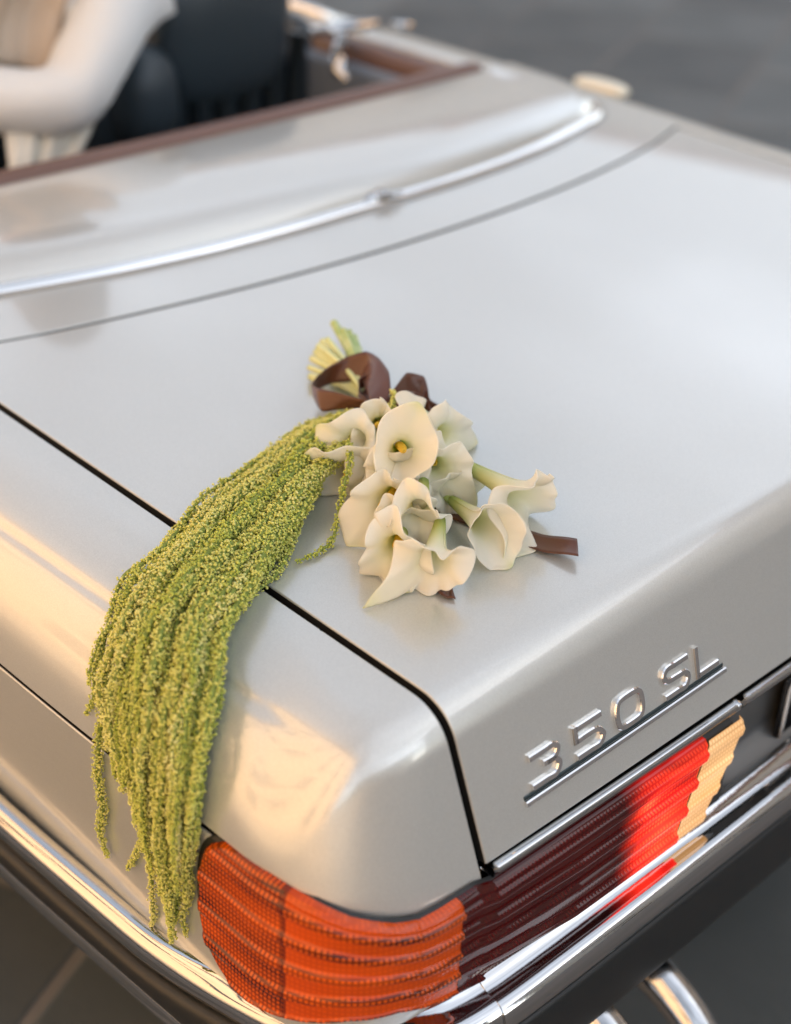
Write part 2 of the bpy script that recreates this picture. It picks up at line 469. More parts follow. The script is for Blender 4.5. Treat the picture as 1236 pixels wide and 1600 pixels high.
def resample(L, n):
    s_ = np.concatenate([[0], np.cumsum(np.linalg.norm(np.diff(L, axis=0), axis=1))])
    q = np.linspace(0, s_[-1], n)
    return np.stack([np.interp(q, s_, L[:, a]) for a in range(3)], -1)

car = empty('convertible_car', (0, 0, 0))
tag(car, 'silver classic open-top convertible seen from its rear left corner with bouquet on the boot lid', 'car')

def xshift(z): return .015*np.clip((.866-z)/.166, 0, 1)
def ygap(x): return .772+.235*np.abs(x)**2.05+np.where(np.abs(x) > .6, (np.abs(x)-.6)*.05, 0)
GAP = .0058   # half gap at the skin before the rolled lip

# boot lid -----------------------------------------------------------
nx = 150
s_ = np.linspace(-1, 1, nx)
x0 = s_*(.733-GAP)
def lidprofile(xv, yy_edge):
    L = []
    z0 = .7145+.004*(1-(xv/.7)**2)
    P0 = solve(np.array([xv, .2, z0]), np.array([0, -1., 0]))
    a0 = math.atan2(P0[2]-.66, .2-P0[1])
    A = np.linspace(a0, math.pi/2, 260)
    D = np.stack([np.zeros_like(A), -np.cos(A), np.sin(A)], -1)
    R_ = solve(np.array([xv, .2, .66]), D)
    R_ = resample(R_, 64)
    # denser where it bends
    yy = np.linspace(.2, yy_edge, 46)[1:]
    top = solve(np.stack([np.full_like(yy, xv), yy, np.full_like(yy, .6)], -1), np.array([0, 0, 1.]))
    return np.concatenate([R_, top])
G = np.array([lidprofile(xv, ygap(xv)-GAP) for xv in x0])
G[..., 0] *= 1-xshift(G[..., 2])*sstep(.3, .05, G[..., 1])/(.733-GAP)
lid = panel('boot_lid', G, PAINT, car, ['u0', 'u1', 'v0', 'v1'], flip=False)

# side bodies (fender panels) ---------------------------------------------------
def zbot_side(pt):      # lower edge of the fender panel
    y, x = pt[1], abs(pt[0])
    if x > .80 and y > .14: return .735+.010*math.exp(-((y-.14)/.15)**2)
    k = np.interp(x, [.70, .765, .80, .822, .854, .877, .886], [.7005, .7005, .7015, .7075, .722, .738, .745])
    return float(k)
def fender_columns():
    cols = []
    for y in np.concatenate([np.linspace(2.6, 1.3, 16), np.linspace(1.27, .2, 60)]):
        cols.append((np.array([-.733-GAP+.0, y, .62]), np.array([-1., 0, 0])))
    a1 = math.pi/2
    for a in np.linspace(0, a1+.0, 60)[1:]:
        # from -x (0) round to -y
        cols.append((np.array([-.733-GAP, .2, .62]), np.array([-math.cos(a), -math.sin(a), 0])))
    return cols
FC = fender_columns()
up_rows, low_rows, edge_pts = [], [], []
for piv, hd in FC:
    A = np.linspace(0, math.pi/2, 300)
    D = np.sin(A)[:, None]*hd+np.cos(A)[:, None]*np.array([0, 0, 1.])
    X = solve(piv, D)
    side_pt = solve(piv+np.array([0, 0, .1]), hd)
    zb = zbot_side(side_pt)+.0022+.001
    X = X[X[:, 2] > zb]
    last = solve(np.array([piv[0], piv[1], zb]), hd)
    X = np.vstack([X, last])
    up_rows.append(resample(X, 70))
    zz = np.linspace(zb-.0085, .40, 26)
    low_rows.append(solve(np.stack([np.full_like(zz, piv[0]), np.full_like(zz, piv[1]), zz], -1), hd))
    edge_pts.append(last)
UP = np.array(up_rows); LOW = np.array(low_rows); EDGE = np.array(edge_pts)
_hw = np.array([sstep(.78, 1., abs(hd[1])) for _, hd in FC])
UP[..., 0] += _hw[:, None]*xshift(UP[..., 2])
for sg in (1, -1):
    U2 = UP*np.array([sg, 1, 1]); L2 = LOW*np.array([sg, 1, 1])
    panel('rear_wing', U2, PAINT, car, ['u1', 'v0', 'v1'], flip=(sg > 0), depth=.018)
    # lower side panel, with a small rolled top edge
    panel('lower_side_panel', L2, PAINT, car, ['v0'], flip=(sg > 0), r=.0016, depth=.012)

# dark channel below the gaps
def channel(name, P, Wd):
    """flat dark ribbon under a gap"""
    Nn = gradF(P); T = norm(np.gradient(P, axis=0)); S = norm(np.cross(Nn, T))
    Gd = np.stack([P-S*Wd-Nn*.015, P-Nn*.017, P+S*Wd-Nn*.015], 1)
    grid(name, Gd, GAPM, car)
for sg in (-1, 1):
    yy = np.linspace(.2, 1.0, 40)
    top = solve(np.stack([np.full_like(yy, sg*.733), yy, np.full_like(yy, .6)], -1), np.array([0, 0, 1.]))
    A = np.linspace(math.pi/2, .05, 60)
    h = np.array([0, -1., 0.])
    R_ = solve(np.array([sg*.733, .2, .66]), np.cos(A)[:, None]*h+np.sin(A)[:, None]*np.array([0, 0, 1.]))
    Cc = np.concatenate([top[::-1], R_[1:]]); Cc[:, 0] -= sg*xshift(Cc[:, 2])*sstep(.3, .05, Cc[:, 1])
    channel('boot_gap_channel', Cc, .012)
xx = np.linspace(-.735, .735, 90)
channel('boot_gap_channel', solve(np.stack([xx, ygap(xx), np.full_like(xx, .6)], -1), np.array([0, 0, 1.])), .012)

# deck strip between the lid and the soft-top cover ------------------------------
OUT = np.array([(0, .905), (.146, .908), (.25, .917), (.321, .926), (.43, .947), (.554, .983), (.63, 1.012), (.69, 1.055), (.722, 1.12), (.730, 1.19), (.7305, 1.26)])
_oc = catmull(np.c_[OUT, np.zeros(len(OUT))], 90)[:, :2]
OUTL = np.concatenate([(_oc*np.array([-1, 1]))[::-1], _oc[1:]])       # left to right
ni = len(OUTL)
inner = solve(np.c_[OUTL[:, 0], OUTL[:, 1]-.006, np.full(ni, .6)], np.array([0, 0, 1.]))
xo = np.linspace(-.7285, .7285, ni)*1.0
xs_ = np.clip(OUTL[:, 0], -.7285, .7285)
rows = []
for f_ in np.linspace(0, 1, 24):
    xg = np.sign(OUTL[:, 0])*np.minimum(np.abs(OUTL[:, 0])*1.0, 1)
    y0 = ygap(OUTL[:, 0])+GAP
    yv = y0*(1-f_)+np.maximum(OUTL[:, 1]+.01, y0)*f_
    rows.append(solve(np.c_[xs_*1.0, yv, np.full(ni, .6)], np.array([0, 0, 1.])))
DS = np.array(rows)     # u = from gap to the cover
# widen to touch the wings
sc_ = (.733+GAP)/.7305
DS[..., 0] *= sc_
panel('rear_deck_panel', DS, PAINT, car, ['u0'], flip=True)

# soft-top cover ------------------------------------------------------------
Tn = norm(np.gradient(OUTL, axis=0)); INW = np.stack([-Tn[:, 1], Tn[:, 0]], -1)    # pointing forward/inward
cockx = np.clip(OUTL[:, 0]*.90, -.64, .64)
# map evenly to the cockpit edge
tpar = np.linspace(-1, 1, ni)
arc = np.concatenate([[0], np.cumsum(np.linalg.norm(np.diff(OUTL, axis=0), axis=1))]); tpar = arc/arc[-1]*2-1
KX = .625*np.sign(tpar)*np.abs(tpar)**.85
KY = 1.252+.012*np.abs(tpar)**2
prof = [(0.004, -.004), (.004, .004), (.007, .011), (.013, .019), (.021, .026), (.032, .0315), (.045, .0345), (.06, .036), (.08, .037)]
rows = []
zt0 = Zdeck(OUTL[:, 0], OUTL[:, 1])
for d_, h_ in prof:
    q = OUTL+INW*d_
    rows.append(np.c_[q, zt0+h_])
last = rows[-1]
edge = np.c_[KX, KY, np.full(ni, .925)]
for f_ in np.linspace(0, 1, 20)[1:]:
    mid = last*(1-f_)+edge*f_
    mid[:, 2] += .004*math.sin(math.pi*f_)
    rows.append(mid)
fold = edge.copy(); fold[:, 1] += .004; fold[:, 2] -= .004; rows.append(fold)
fold = fold.copy(); fold[:, 2] -= .03; rows.append(fold)
grid('soft_top_cover', np.array(rows), PAINT, car, flip=True)
# chrome moulding round it
mp_ = solve(np.c_[OUTL, np.full(ni, .6)], np.array([0, 0, 1.]))
aa = np.linspace(0, np.pi, 12)
mprof = np.stack([.014*np.cos(aa), .010*np.sin(aa)**.8], -1)
mprof = np.vstack([mprof, [(-.014, -.004), (.014, -.004)]])
sweep('chrome_moulding', mp_, np.c_[INW, np.zeros(ni)], mprof, CHROME_SOFT, car)
aa = np.linspace(0, np.pi, 8); m2 = np.vstack([np.stack([.004*np.cos(aa)-.016, .003*np.sin(aa)+.001], -1), [(-.020, -.003), (-.012, -.003)]])
sweep('rubber_seal', mp_, np.c_[INW, np.zeros(ni)], m2, M('grey_seal', (.30, .31, .31), rough=.5), car)
# centre latch
lt = empty('roof_latch', on_body(592, 318), car)
mk = tube('latch_body', [(-.028, 0, .006), (-.02, 0, .009), (0, 0, .011), (.02, 0, .009), (.028, 0, .006)], [.004, .008, .010, .008, .004], CHROME, lt, k=14, sy=.9)
tube('latch_lever', [(-.01, -.006, .012), (.014, -.012, .016), (.034, -.012, .012)], [.004, .005, .003], CHROME, lt, k=10)
tube('latch_rivet', [(0, 0, .014), (0, 0, .022)], [.007, .005], CHROME, lt, k=14)

# chrome strip below the lid --------------------------------------------------
def plan_rear(x, z, off=0.):
    x = np.asarray(x, float)
    P = solve(np.stack([x, np.full_like(x, .3), np.full_like(x, z)], -1), np.array([0, -1., 0]))
    P[:, 1] -= off
    return P
aa = np.linspace(-np.pi/2, np.pi/2, 9)
sprof = np.vstack([np.stack([.002+.0045*np.cos(aa), .0055*np.sin(aa)], -1), [(-.012, .0055), (-.012, -.0055)]])
for i, (xa, xb) in enumerate([(-.7125, -.352), (-.350, .350), (.352, .7125)]):
    P = plan_rear(np.linspace(xa, xb, 60), .7055)
    P[:, 2] += .002*(1-(P[:, 0]/.7)**2)
    Nn = gradF(P); Nn[:, 2] = 0
    sweep('chrome_strip', P, Nn, sprof, CHROME, car)

# tail lamps --------------------------------------------------------------------
# plan path around the corner, at lamp mid height
path = []
for y in np.linspace(.26, .13, 34): path.append(solve(np.array([-.70, y, .64]), np.array([-1., 0, 0])))
for a in np.linspace(0, math.pi/2, 70)[1:]:
    path.append(solve(np.array([-.74, .13, .64]), np.array([-math.cos(a), -math.sin(a), 0])))
for x in np.linspace(-.74, -.28, 120)[1:]: path.append(solve(np.array([x, .13, .64]), np.array([0, -1., 0])))
path = np.array(path)
al = np.concatenate([[0], np.cumsum(np.linalg.norm(np.diff(path, axis=0), axis=1))])
def path_at(s):
    s = np.asarray(s)
    P = np.stack([np.interp(s, al, path[:, a]) for a in range(3)], -1)
    Nn = gradF(P); Nn[..., 2] = 0
    return P, norm(Nn)
def s_of(px, py):       # arc position of a pixel on the lamp face
    p = on_body(px, py, .008); i = np.argmin(np.linalg.norm(path[:, :2]-p[None, :2], axis=1)); return al[i]
def ztop(P):
    x = np.abs(P[..., 0]); y = P[..., 1]
    k = np.interp(x, [.715, .735, .765, .80, .822, .854, .877, .886], [.6985, .7050, .7060, .7065, .7125, .726, .741, .747])
    return k
def zbot(P):
    a = np.interp(np.abs(P[..., 0]), [.3, .60, .70, .79, .82, .86], [.5585, .560, .580, .602, .612, .610])
    b = np.interp(P[..., 1], [.02, .055, .085, .117, .2], [.614, .599, .588, .579, .575])
    return np.where(P[..., 1] > .03, b, a)
RIBS = 4
def end_curve(v):
    q = np.abs(2*v-.96)/np.where(v < .48, .96, 1.04); return np.where(v < .48, .070, .048)*(1-np.sqrt(np.clip(1-q**2.6, 0, 1)))
def lamp_off(v):
    """depth of the lens over its height v in 0..1"""
    c = np.cos(v*2*np.pi*(RIBS+.5)+np.pi*.0)
    c = np.cos(v*2*np.pi*(RIBS+.5)+.55*np.sin(v*2*np.pi*(RIBS+.5)))
    o_ = .0105+.0026*np.tanh(3.6*c)
    e_ = sstep(0, .035, v)*sstep(0, .035, 1-v)
    return o_*(.35+.65*e_)
def lens(name, sa, sb, mat, parent, slant=0., end=None, litfn=None, rounded=0., n=160, m=110, ribk=1.0, mirror=False):
    v = np.linspace(0, 1, m); u = np.linspace(0, 1, n)
    uu, vv = np.meshgrid(u, v, indexing='ij')
    if rounded:
        s0 = sa+end_curve(vv)
        S = s0+(sb-s0)*uu**1.3
    else:
        S = sa+(sb-sa)*uu
    if slant: S = S-slant*(1-vv)*sstep(.0, 1., uu)**1.0*uu
    lo = np.zeros_like(S); hi = np.ones_like(S)
    P, Nn = path_at(S)
    zt, zb = ztop(P), zbot(P)
    z = zb+(zt-zb)*vv
    vabs = (z-zbot(P))/(ztop(P)-zbot(P))
    off = lamp_off(vabs)
    ribweak = sstep(.02, .16, S)*(1-.0)+.0
    mean = .0105
    off = mean+(off-mean)*(.22+.5*ribweak+.28*sstep(S_OR-.01, S_OR+.03, S))*(1-.35*sstep(S_RW-.01, S_IN, S))
    if rounded: off = off*np.clip((S-s0)/.006, 0, 1)**.5+.001
    Q = P+Nn*off[..., None]; Q[..., 2] = z
    # keep the face following the body's lean
    base = solve(np.stack([P[..., 0]*.9, P[..., 1]*0+.16, z], -1), np.stack([P[..., 0]*.1, P[..., 1]-.16, z*0], -1)) if False else None
    top_ = P[:, -1:]+Nn[:, -1:]*-.005; top_[..., 2] = z[:, -1:]; bot_ = P[:, :1]+Nn[:, :1]*-.005; bot_[..., 2] = z[:, :1]
    Q = np.concatenate([bot_, Q, top_], 1); pad = lambda A_: np.concatenate([A_[:, :1], A_, A_[:, -1:]], 1)
    P, Nn = [np.concatenate([A_[:, :1], A_, A_[:, -1:]], 1) for A_ in (P, Nn)]; S, z, vabs, off = map(pad, (S, z, vabs, off))
    # side walls
    e0 = P[-1]+Nn[-1]*-.004; e0[:, 2] = z[-1]
    Q2 = np.concatenate([Q, e0[None]]); UV = np.stack([np.concatenate([S, S[-1:]]), np.concatenate([z, z[-1:]])], -1).reshape(-1, 2)
    rb_ = np.clip((lamp_off(vabs)-.0079)/.0052, 0, 1); at = {'rib': np.concatenate([rb_, rb_[-1:]]).ravel()}
    if litfn is not None:
        L_ = litfn(S, vabs, off); at['lit'] = np.concatenate([L_, L_[-1:]*0]).ravel()
    if mirror: Q2 = Q2*np.array([-1, 1, 1])
    return grid(name, Q2, mat, parent, uv=UV, attr=at or None, flip=mirror)
S_END = s_of(310, 1435); S_OR = s_of(718, 1470); S_RW = s_of(1105, 1160); S_IN = s_of(1163, 1098)+.004
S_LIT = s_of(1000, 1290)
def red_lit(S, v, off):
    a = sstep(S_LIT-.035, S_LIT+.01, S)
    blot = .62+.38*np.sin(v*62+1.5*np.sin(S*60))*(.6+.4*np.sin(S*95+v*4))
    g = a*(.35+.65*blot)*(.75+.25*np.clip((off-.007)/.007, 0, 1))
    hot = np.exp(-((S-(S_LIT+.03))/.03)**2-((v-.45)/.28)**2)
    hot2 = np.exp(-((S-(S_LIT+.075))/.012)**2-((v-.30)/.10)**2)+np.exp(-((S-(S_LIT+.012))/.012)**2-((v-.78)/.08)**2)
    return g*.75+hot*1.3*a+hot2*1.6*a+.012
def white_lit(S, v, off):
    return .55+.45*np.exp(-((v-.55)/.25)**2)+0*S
LENS_O = lens_material('amber_lens', (.045, .005, .001), (.78, .115, .003), seam=float(s_of(440, 1440)), smoothc=(.58, .068, .001))
for mir in (False, True):
    lamp = empty('tail_lamp', (0, 0, 0), car)
    lens('indicator_lens', S_END, S_OR, LENS_O, lamp, rounded=.028, n=220, mirror=mir)
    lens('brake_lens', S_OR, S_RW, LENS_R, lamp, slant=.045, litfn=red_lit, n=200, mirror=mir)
    # reversing lens starts on the same slanted cut
    v = np.linspace(0, 1, 110); u = np.linspace(0, 1, 50); uu, vv = np.meshgrid(u, v, indexing='ij')
    sa_ = S_RW-.045*(1-vv); sb_ = S_IN-.070*(1-vv)**1.3-.008*np.clip((vv-.9)/.1, 0, 1)**2
    S = sa_+(sb_-sa_)*uu; P, Nn = path_at(S); zt, zb = ztop(P), zbot(P); z = zb+(zt-zb)*vv
    off = (.0105+(lamp_off(vv)-.0105)*.5)*np.clip((1-uu)/.08, 0, 1)**.5; Q = P+Nn*off[..., None]; Q[..., 2] = z
    if mir: Q = Q*np.array([-1, 1, 1])
    grid('reversing_lens', Q, LENS_W, lamp, uv=np.stack([S, z], -1).reshape(-1, 2), attr={'lit': white_lit(S, vv, off).ravel()}, flip=mir)
    # dark rubber gasket behind the lens
    v = np.linspace(0, 1, 60); uu, vv = np.meshgrid(np.linspace(0, 1, 160), v, indexing='ij')
    s0 = S_END-.007+end_curve(vv)*.9
    SS = s0+(S_IN-.02-s0)*uu**1.6
    P, Nn = path_at(SS); zt = ztop(P)+.0025; zb = zbot(P)-.005; z = zb+(zt-zb)*vv
    ed = np.minimum(sstep(0, .05, vv), sstep(0, .05, 1-vv))*np.clip((SS-s0)/.003, 0, 1)
    Q = P+Nn*(-.004+.0085*ed)[..., None]; Q[..., 2] = z
    if mir: Q = Q*np.array([-1, 1, 1])
    grid('lamp_gasket', Q, BLACK, lamp, flip=mir)

# number plate recess ---------------------------------------------------------------
xx = np.linspace(-.45, .45, 60); zz = np.linspace(.56, .702, 24)
XX, ZZ = np.meshgrid(xx, zz, indexing='ij')
dep = .040*sstep(.40, .30, np.abs(XX))*sstep(.553, .585, ZZ)*sstep(.707, .690, ZZ)
Pr = plan_rear(XX.ravel(), .66).reshape(60, 24, 3); Pr[..., 1] += dep+.004; Pr[..., 2] = ZZ
grid('plate_recess', Pr, GREYPANEL, car)
plate = empty('number_plate', (0, 0, 0), car)
box('plate_board', (.050, .012, .597), (.52, .004, .110), PLATE_B, plate, bev=.002)
cx0, cx1, cz0, cz1, rr = -.203, .303, .5485, .6455, .010
fr = []
for (ax_, az_, a0) in [(cx1-rr, cz1-rr, 0), (cx0+rr, cz1-rr, 90), (cx0+rr, cz0+rr, 180), (cx1-rr, cz0+rr, 270)]:
    for a in np.linspace(a0, a0+90, 8): fr.append((ax_+rr*math.cos(math.radians(a)), .0085, az_+rr*math.sin(math.radians(a))))
fr = np.array(fr); n_ = len(fr); ctr = fr.mean(0)
T_ = norm(np.roll(fr, -1, 0)-np.roll(fr, 1, 0)); S_ = np.cross(T_, [0, 1, 0])
Gf = np.stack([fr-S_*.0028, fr-S_*.0020+[0, -.0015, 0], fr+S_*.0020+[0, -.0015, 0], fr+S_*.0028], 1)
grid('plate_border', Gf, PLATE_W, plate, closeu=True)
tube('plate_character', catmull([(-.138, .0085, .622), (-.152, .0085, .616), (-.157, .0085, .597), (-.152, .0085, .578), (-.138, .0085, .572)], 20), .0045, PLATE_W, plate, sx=.3, hint=(0, 1, 0))
box('plate_lamp', (-.17, -.004, .684), (.07, .03, .012), CHROME_SOFT, car, bev=.004)

# bumper ----------------------------------------------------------------------------
bp_ = []
for y in np.linspace(2.2, .13, 60): bp_.append((-(.892+.022*np.interp(y, [.1, .5, 1.2], [.1, 1, 1.2])), y))
cx_, cy_, rx_, ry_ = -.775, .13, .118, .178
for a in np.linspace(0, math.pi/2, 40)[1:]: bp_.append((cx_-rx_*math.cos(a)**.85, cy_-ry_*math.sin(a)**.85))
BS = len(bp_)
for x in np.linspace(-.775, 0, 50)[1:]: bp_.append((x, -.048-.012*(1-(x/.775)**2)))
bpt = resample(catmull(np.c_[np.array(bp_)[::3], np.zeros(len(bp_[::3]))], 600), 220)[:, :2]
for _ in range(30): bpt[1:-1] = bpt[1:-1]*.5+.25*(bpt[:-2]+bpt[2:])
bpt = np.vstack([bpt[:-1], [0, bpt[-1, 1]]]); bpt = np.concatenate([bpt, (bpt*np.array([-1, 1]))[::-1][1:]])
bT = norm(np.gradient(bpt, axis=0)); bN = np.stack([bT[:, 1], -bT[:, 0]], -1)
wr = sstep(.30, -.03, bpt[:, 1])            # 0 on the sides, 1 on the rear face
def bump_sweep(name, pa, pb, mat, parent, i0, i1, closed=True, extra=0.):
    """profile morphs from side profile pa to rear profile pb"""
    pa = np.asarray(pa, float); pb = np.asarray(pb, float)
    W_ = wr[i0:i1, None, None]; pr = pa[None]*(1-W_)+pb[None]*W_
    base = np.c_[bpt[i0:i1], np.zeros(i1-i0)]; Nn = np.c_[bN[i0:i1], np.zeros(i1-i0)]
    Gd = base[:, None]+Nn[:, None]*(pr[..., 0:1]+extra)+np.array([0, 0, 1.])*pr[..., 1:2]
    n, m = Gd.shape[:2]
    Fl = [tuple(q) for q in gridfaces(n, m, False, closed)]
    if closed: Fl.append(tuple(range(m))[::-1]); Fl.append(tuple((n-1)*m+j for j in range(m)))
    o = mesh(name, Gd.reshape(-1, 3), Fl, mat, parent)
    if closed:
        o.data.polygons[-1].use_smooth = False; o.data.polygons[-2].use_smooth = False
        o.data.set_sharp_from_angle(angle=math.radians(60))
    return o
bumper = empty('rear_bumper', (0, 0, 0), car)
def cr2(P, n): return catmull(np.c_[np.array(P, float), np.zeros(len(P))], n)[:, :2]
up_side = cr2([(-.030, .524), (-.026, .535), (-.018, .540), (-.009, .538), (-.002, .531), (.001, .521), (.000, .510), (-.006, .500), (-.016, .495)], 36)
up_rear = cr2([(-.053, .580), (-.051, .588), (-.044, .5925), (-.037, .590), (-.030, .5858), (-.022, .5842), (-.013, .584), (-.006, .581), (-.001, .573), (.001, .561), (-.001, .550)], 36)
n_all = len(bpt); seam = int(np.argmin(np.abs(bpt[:, 0]+.735)+10*(bpt[:, 1] > .2)))
seam2 = n_all-seam
for (i0, i1, ex) in [(0, seam+5, 0.), (seam, seam2, .0022), (seam2-5, n_all, 0.)]:
    bump_sweep('chrome_bumper_blade', up_side, up_rear, CHROME, bumper, i0, i1, extra=ex)
lo_side = cr2([(-.016, .467), (-.006, .467), (-.001, .459), (-.001, .444), (-.008, .432), (-.022, .427), (-.034, .429)], 30)
lo_rear = cr2([(-.020, .448), (-.014, .446), (-.012, .440), (-.016, .432), (-.022, .426), (-.032, .424), (-.044, .428)], 30)
bump_sweep('lower_chrome_blade', lo_side, lo_rear, CHROME, bumper, 0, n_all)
rb_side = cr2([(-.02, .496), (-.006, .4955), (.002, .491), (.004, .481), (.002, .471), (-.006, .4665), (-.02, .466)], 24)
rb_rear = cr2([(-.02, .552), (-.002, .550), (.004, .542), (.006, .51), (.002, .470), (-.006, .452), (-.02, .448)], 24)
bump_sweep('rubber_strip', rb_side, rb_rear, BLACK, bumper, 0, n_all)
# body apron behind/below the bumper and under-floor
ap = np.c_[bpt-bN*(.05+.045*(1-wr[:, None])), np.zeros(n_all)]
Gd = np.stack([ap+[0, 0, .555], ap+[0, 0, .45], ap*np.array([.96, 1, 1])+[0, .05, .30], ap*np.array([.7, 1, 1])+[0, .25, .26]], 1)
grid('dark_apron', Gd, BLACK, car)
box('floor_pan', (0, 1.35, .34), (1.5, 2.2, .06), GAPM, car)
# inner bodywork so no light leaks through the gaps
box('boot_tub', (0, .55, .63), (1.38, .85, .40), GAPM, car)

# exhaust pipes -----------------------------------------------------------------------
def at_y(px, py, y):
    v = ray(px, py); t = (y-CAM[1])/v[1]; return tuple(CAM+t*v)
def at_z(px, py, z):
    v = ray(px, py); t = (z-CAM[2])/v[2]; return CAM+t*v
ex = empty('exhaust', (0, 0, 0), car)
for i, (pts, r_) in enumerate([([(975, 1478), (1030, 1530), (1078, 1590), (1120, 1665)], .025), ([(880, 1545), (930, 1592), (975, 1650), (1015, 1725)], .025)]):
    P = np.array([at_z(p[0], p[1], z) for p, z in zip(pts, (.315, .30, .275, .235))])
    P = np.vstack([P[0]+(P[0]-P[1])*2+[0, 0, .02], P])
    Pc = catmull(P, 40)
    tube('tailpipe', Pc, r_, CHROME, ex, k=28, caps=False)
    tube('pipe_bore', Pc[:-1], r_*.86, GAPM, ex, k=20, caps=False)

# badge ---------------------------------------------------------------------------------
badge = empty('model_badge', (0, 0, 0), lid)
BCHROME = M('badge_chrome', (.88, .88, .88), rough=.09, metal=1.)
B0 = on_body(820, 1257, 0.); B1 = on_body(1131, 1045, 0.)
def badge_pt(u, v):      # u along the bar in metres, v up in metres from the bar
    Lb = np.linalg.norm(B1-B0); f_ = u/Lb
    x = B0[0]+(B1[0]-B0[0])*f_; z = B0[2]+(B1[2]-B0[2])*f_+v*.96
    return np.array([x, .3, z])
LB = float(np.linalg.norm(B1-B0))
def stroke(name, pts, w_, mat, closed=False, h=.0036, n=40):
    """raised ridged letter stroke lying on the lid skin, pts in badge plane"""
    pts = np.array(pts, float)
    C2 = catmull(np.c_[pts, np.zeros(len(pts))], n)[:, :2] if n else pts
    if closed:
        k = len(pts); Q = np.vstack([pts[-1], pts, pts[0], pts[1]])
        C2 = []
        for i in range(k):
            for f_ in np.linspace(0, 1, max(2, n//k), endpoint=False):
                p0, p1, p2, p3 = Q[i], Q[i+1], Q[i+2], Q[i+3]
                C2.append(.5*((2*p1)+(-p0+p2)*f_+(2*p0-5*p1+4*p2-p3)*f_*f_+(-p0+3*p1-3*p2+p3)*f_**3))
        C2 = np.array(C2); T = norm(np.roll(C2, -1, 0)-np.roll(C2, 1, 0))
    else:
        T = norm(np.gradient(C2, axis=0))
    S = np.stack([-T[:, 1], T[:, 0]], -1)
    pr = [(-.5, -.3), (-.5, .62), (-.34, 1.), (0, 1.), (.34, 1.), (.5, .62), (.5, -.3)]
    G2 = np.zeros((len(C2), len(pr), 3))
    for j, (a, b) in enumerate(pr):
        q = C2+S*w_*a
        O = np.array([badge_pt(*qq) for qq in q])
        X = solve(O, np.array([0, -1., 0])); G2[:, j] = X+gradF(X)*h*b
    V = G2.reshape(-1, 3); n1, m1 = len(C2), len(pr)
    Fl = [tuple(q) for q in gridfaces(n1, m1, closed, False)]
    if not closed: Fl += [tuple(range(m1)), tuple((n1-1)*m1+j for j in range(m1))[::-1]]
    o = mesh(name, V, Fl, mat, badge, smooth=False)
    for p in o.data.polygons: p.use_smooth = True
    o.data.set_sharp_from_angle(angle=math.radians(28))
    return o
stroke('badge_bar', [(0, .0), (LB*.5, 0), (LB, 0)], .0058, BCHROME, n=50)
stroke('badge_bar', [(0.0, .0056), (LB*.5, .0056), (LB-.002, .0056)], .0042, M('badge_bar_reflection', (.05, .075, .085), rough=.2, metal=.6), n=50, h=.0010)  # dark teal paints the reflection on the bar's top face
def rrect(cx, cz, w_, h_, r_, a0=0):
    P = []
    for (sx, sz, a) in [(1, 1, 0), (-1, 1, 90), (-1, -1, 180), (1, -1, 270)]:
        for b in (0, 45, 90):
            P.append((cx+sx*(w_/2-r_)+r_*math.cos(math.radians(a+b)), cz+sz*(h_/2-r_)+r_*math.sin(math.radians(a+b))))
    return P
LH, LW, SW = .032, .043, .0070
b0 = .0125
def glyph_S(x, flip5=False):
    L, R, T, Bm, Mi = x+SW/2, x+LW-SW/2, b0+LH-SW/2, b0+SW/2-.004, b0+LH/2-.001
    if flip5:
        stroke('badge_digit', [(R, T), (x+LW*.6, T), (L+.001, T)], SW, BCHROME, n=16)
        stroke('badge_digit', [(L, T+SW*.4), (L, (T+Mi)/2), (L, Mi-.001)], SW, BCHROME, n=12)
        stroke('badge_digit', [(L, Mi+.001), (x+LW*.5, Mi+.0015), (R-.006, Mi), (R, Mi-.006), (R, Bm+.006), (R-.006, Bm), (x+LW*.5, Bm), (L+.006, Bm), (L-.001, Bm)], SW, BCHROME, n=60)
    else:
        stroke('badge_letter', [(R+.001, T), (R-.006, T), (x+LW*.5, T), (L+.005, T), (L, T-.006), (L+.005, Mi+.001), (x+LW*.5, Mi), (R-.005, Mi-.001), (R, Mi-.007), (R-.005, Bm), (x+LW*.5, Bm), (L+.006, Bm), (L-.001, Bm)], SW, BCHROME, n=90)
def glyph_3(x):
    L, R, T, Bm, Mi = x+SW/2, x+LW-SW/2, b0+LH-SW/2, b0+SW/2-.004, b0+LH/2-.001
    stroke('badge_digit', [(L-.001, T), (L+.006, T), (x+LW*.5, T), (R-.006, T), (R, T-.005), (R-.006, Mi+.001), (x+LW*.45, Mi+.001)], SW, BCHROME, n=60)
    stroke('badge_digit', [(x+LW*.55, Mi), (R-.006, Mi), (R, Mi-.007), (R-.006, Bm), (x+LW*.5, Bm), (L+.006, Bm), (L-.001, Bm)], SW, BCHROME, n=60)
glyph_3(.008)
glyph_S(.068, True)
stroke('badge_digit', rrect(.126+LW/2, b0+LH/2-.002, LW-SW, LH-SW+.004, .009), SW, BCHROME, closed=True, n=96)
glyph_S(LB-.098)
xl = LB-.044
stroke('badge_letter', [(xl, b0+LH), (xl, b0+LH*.4), (xl, b0-.002)], SW, BCHROME, n=14)
stroke('badge_letter', [(xl, b0+.001), (xl+.016, b0+.001), (xl+.033, b0+.001)], SW, BCHROME, n=14)

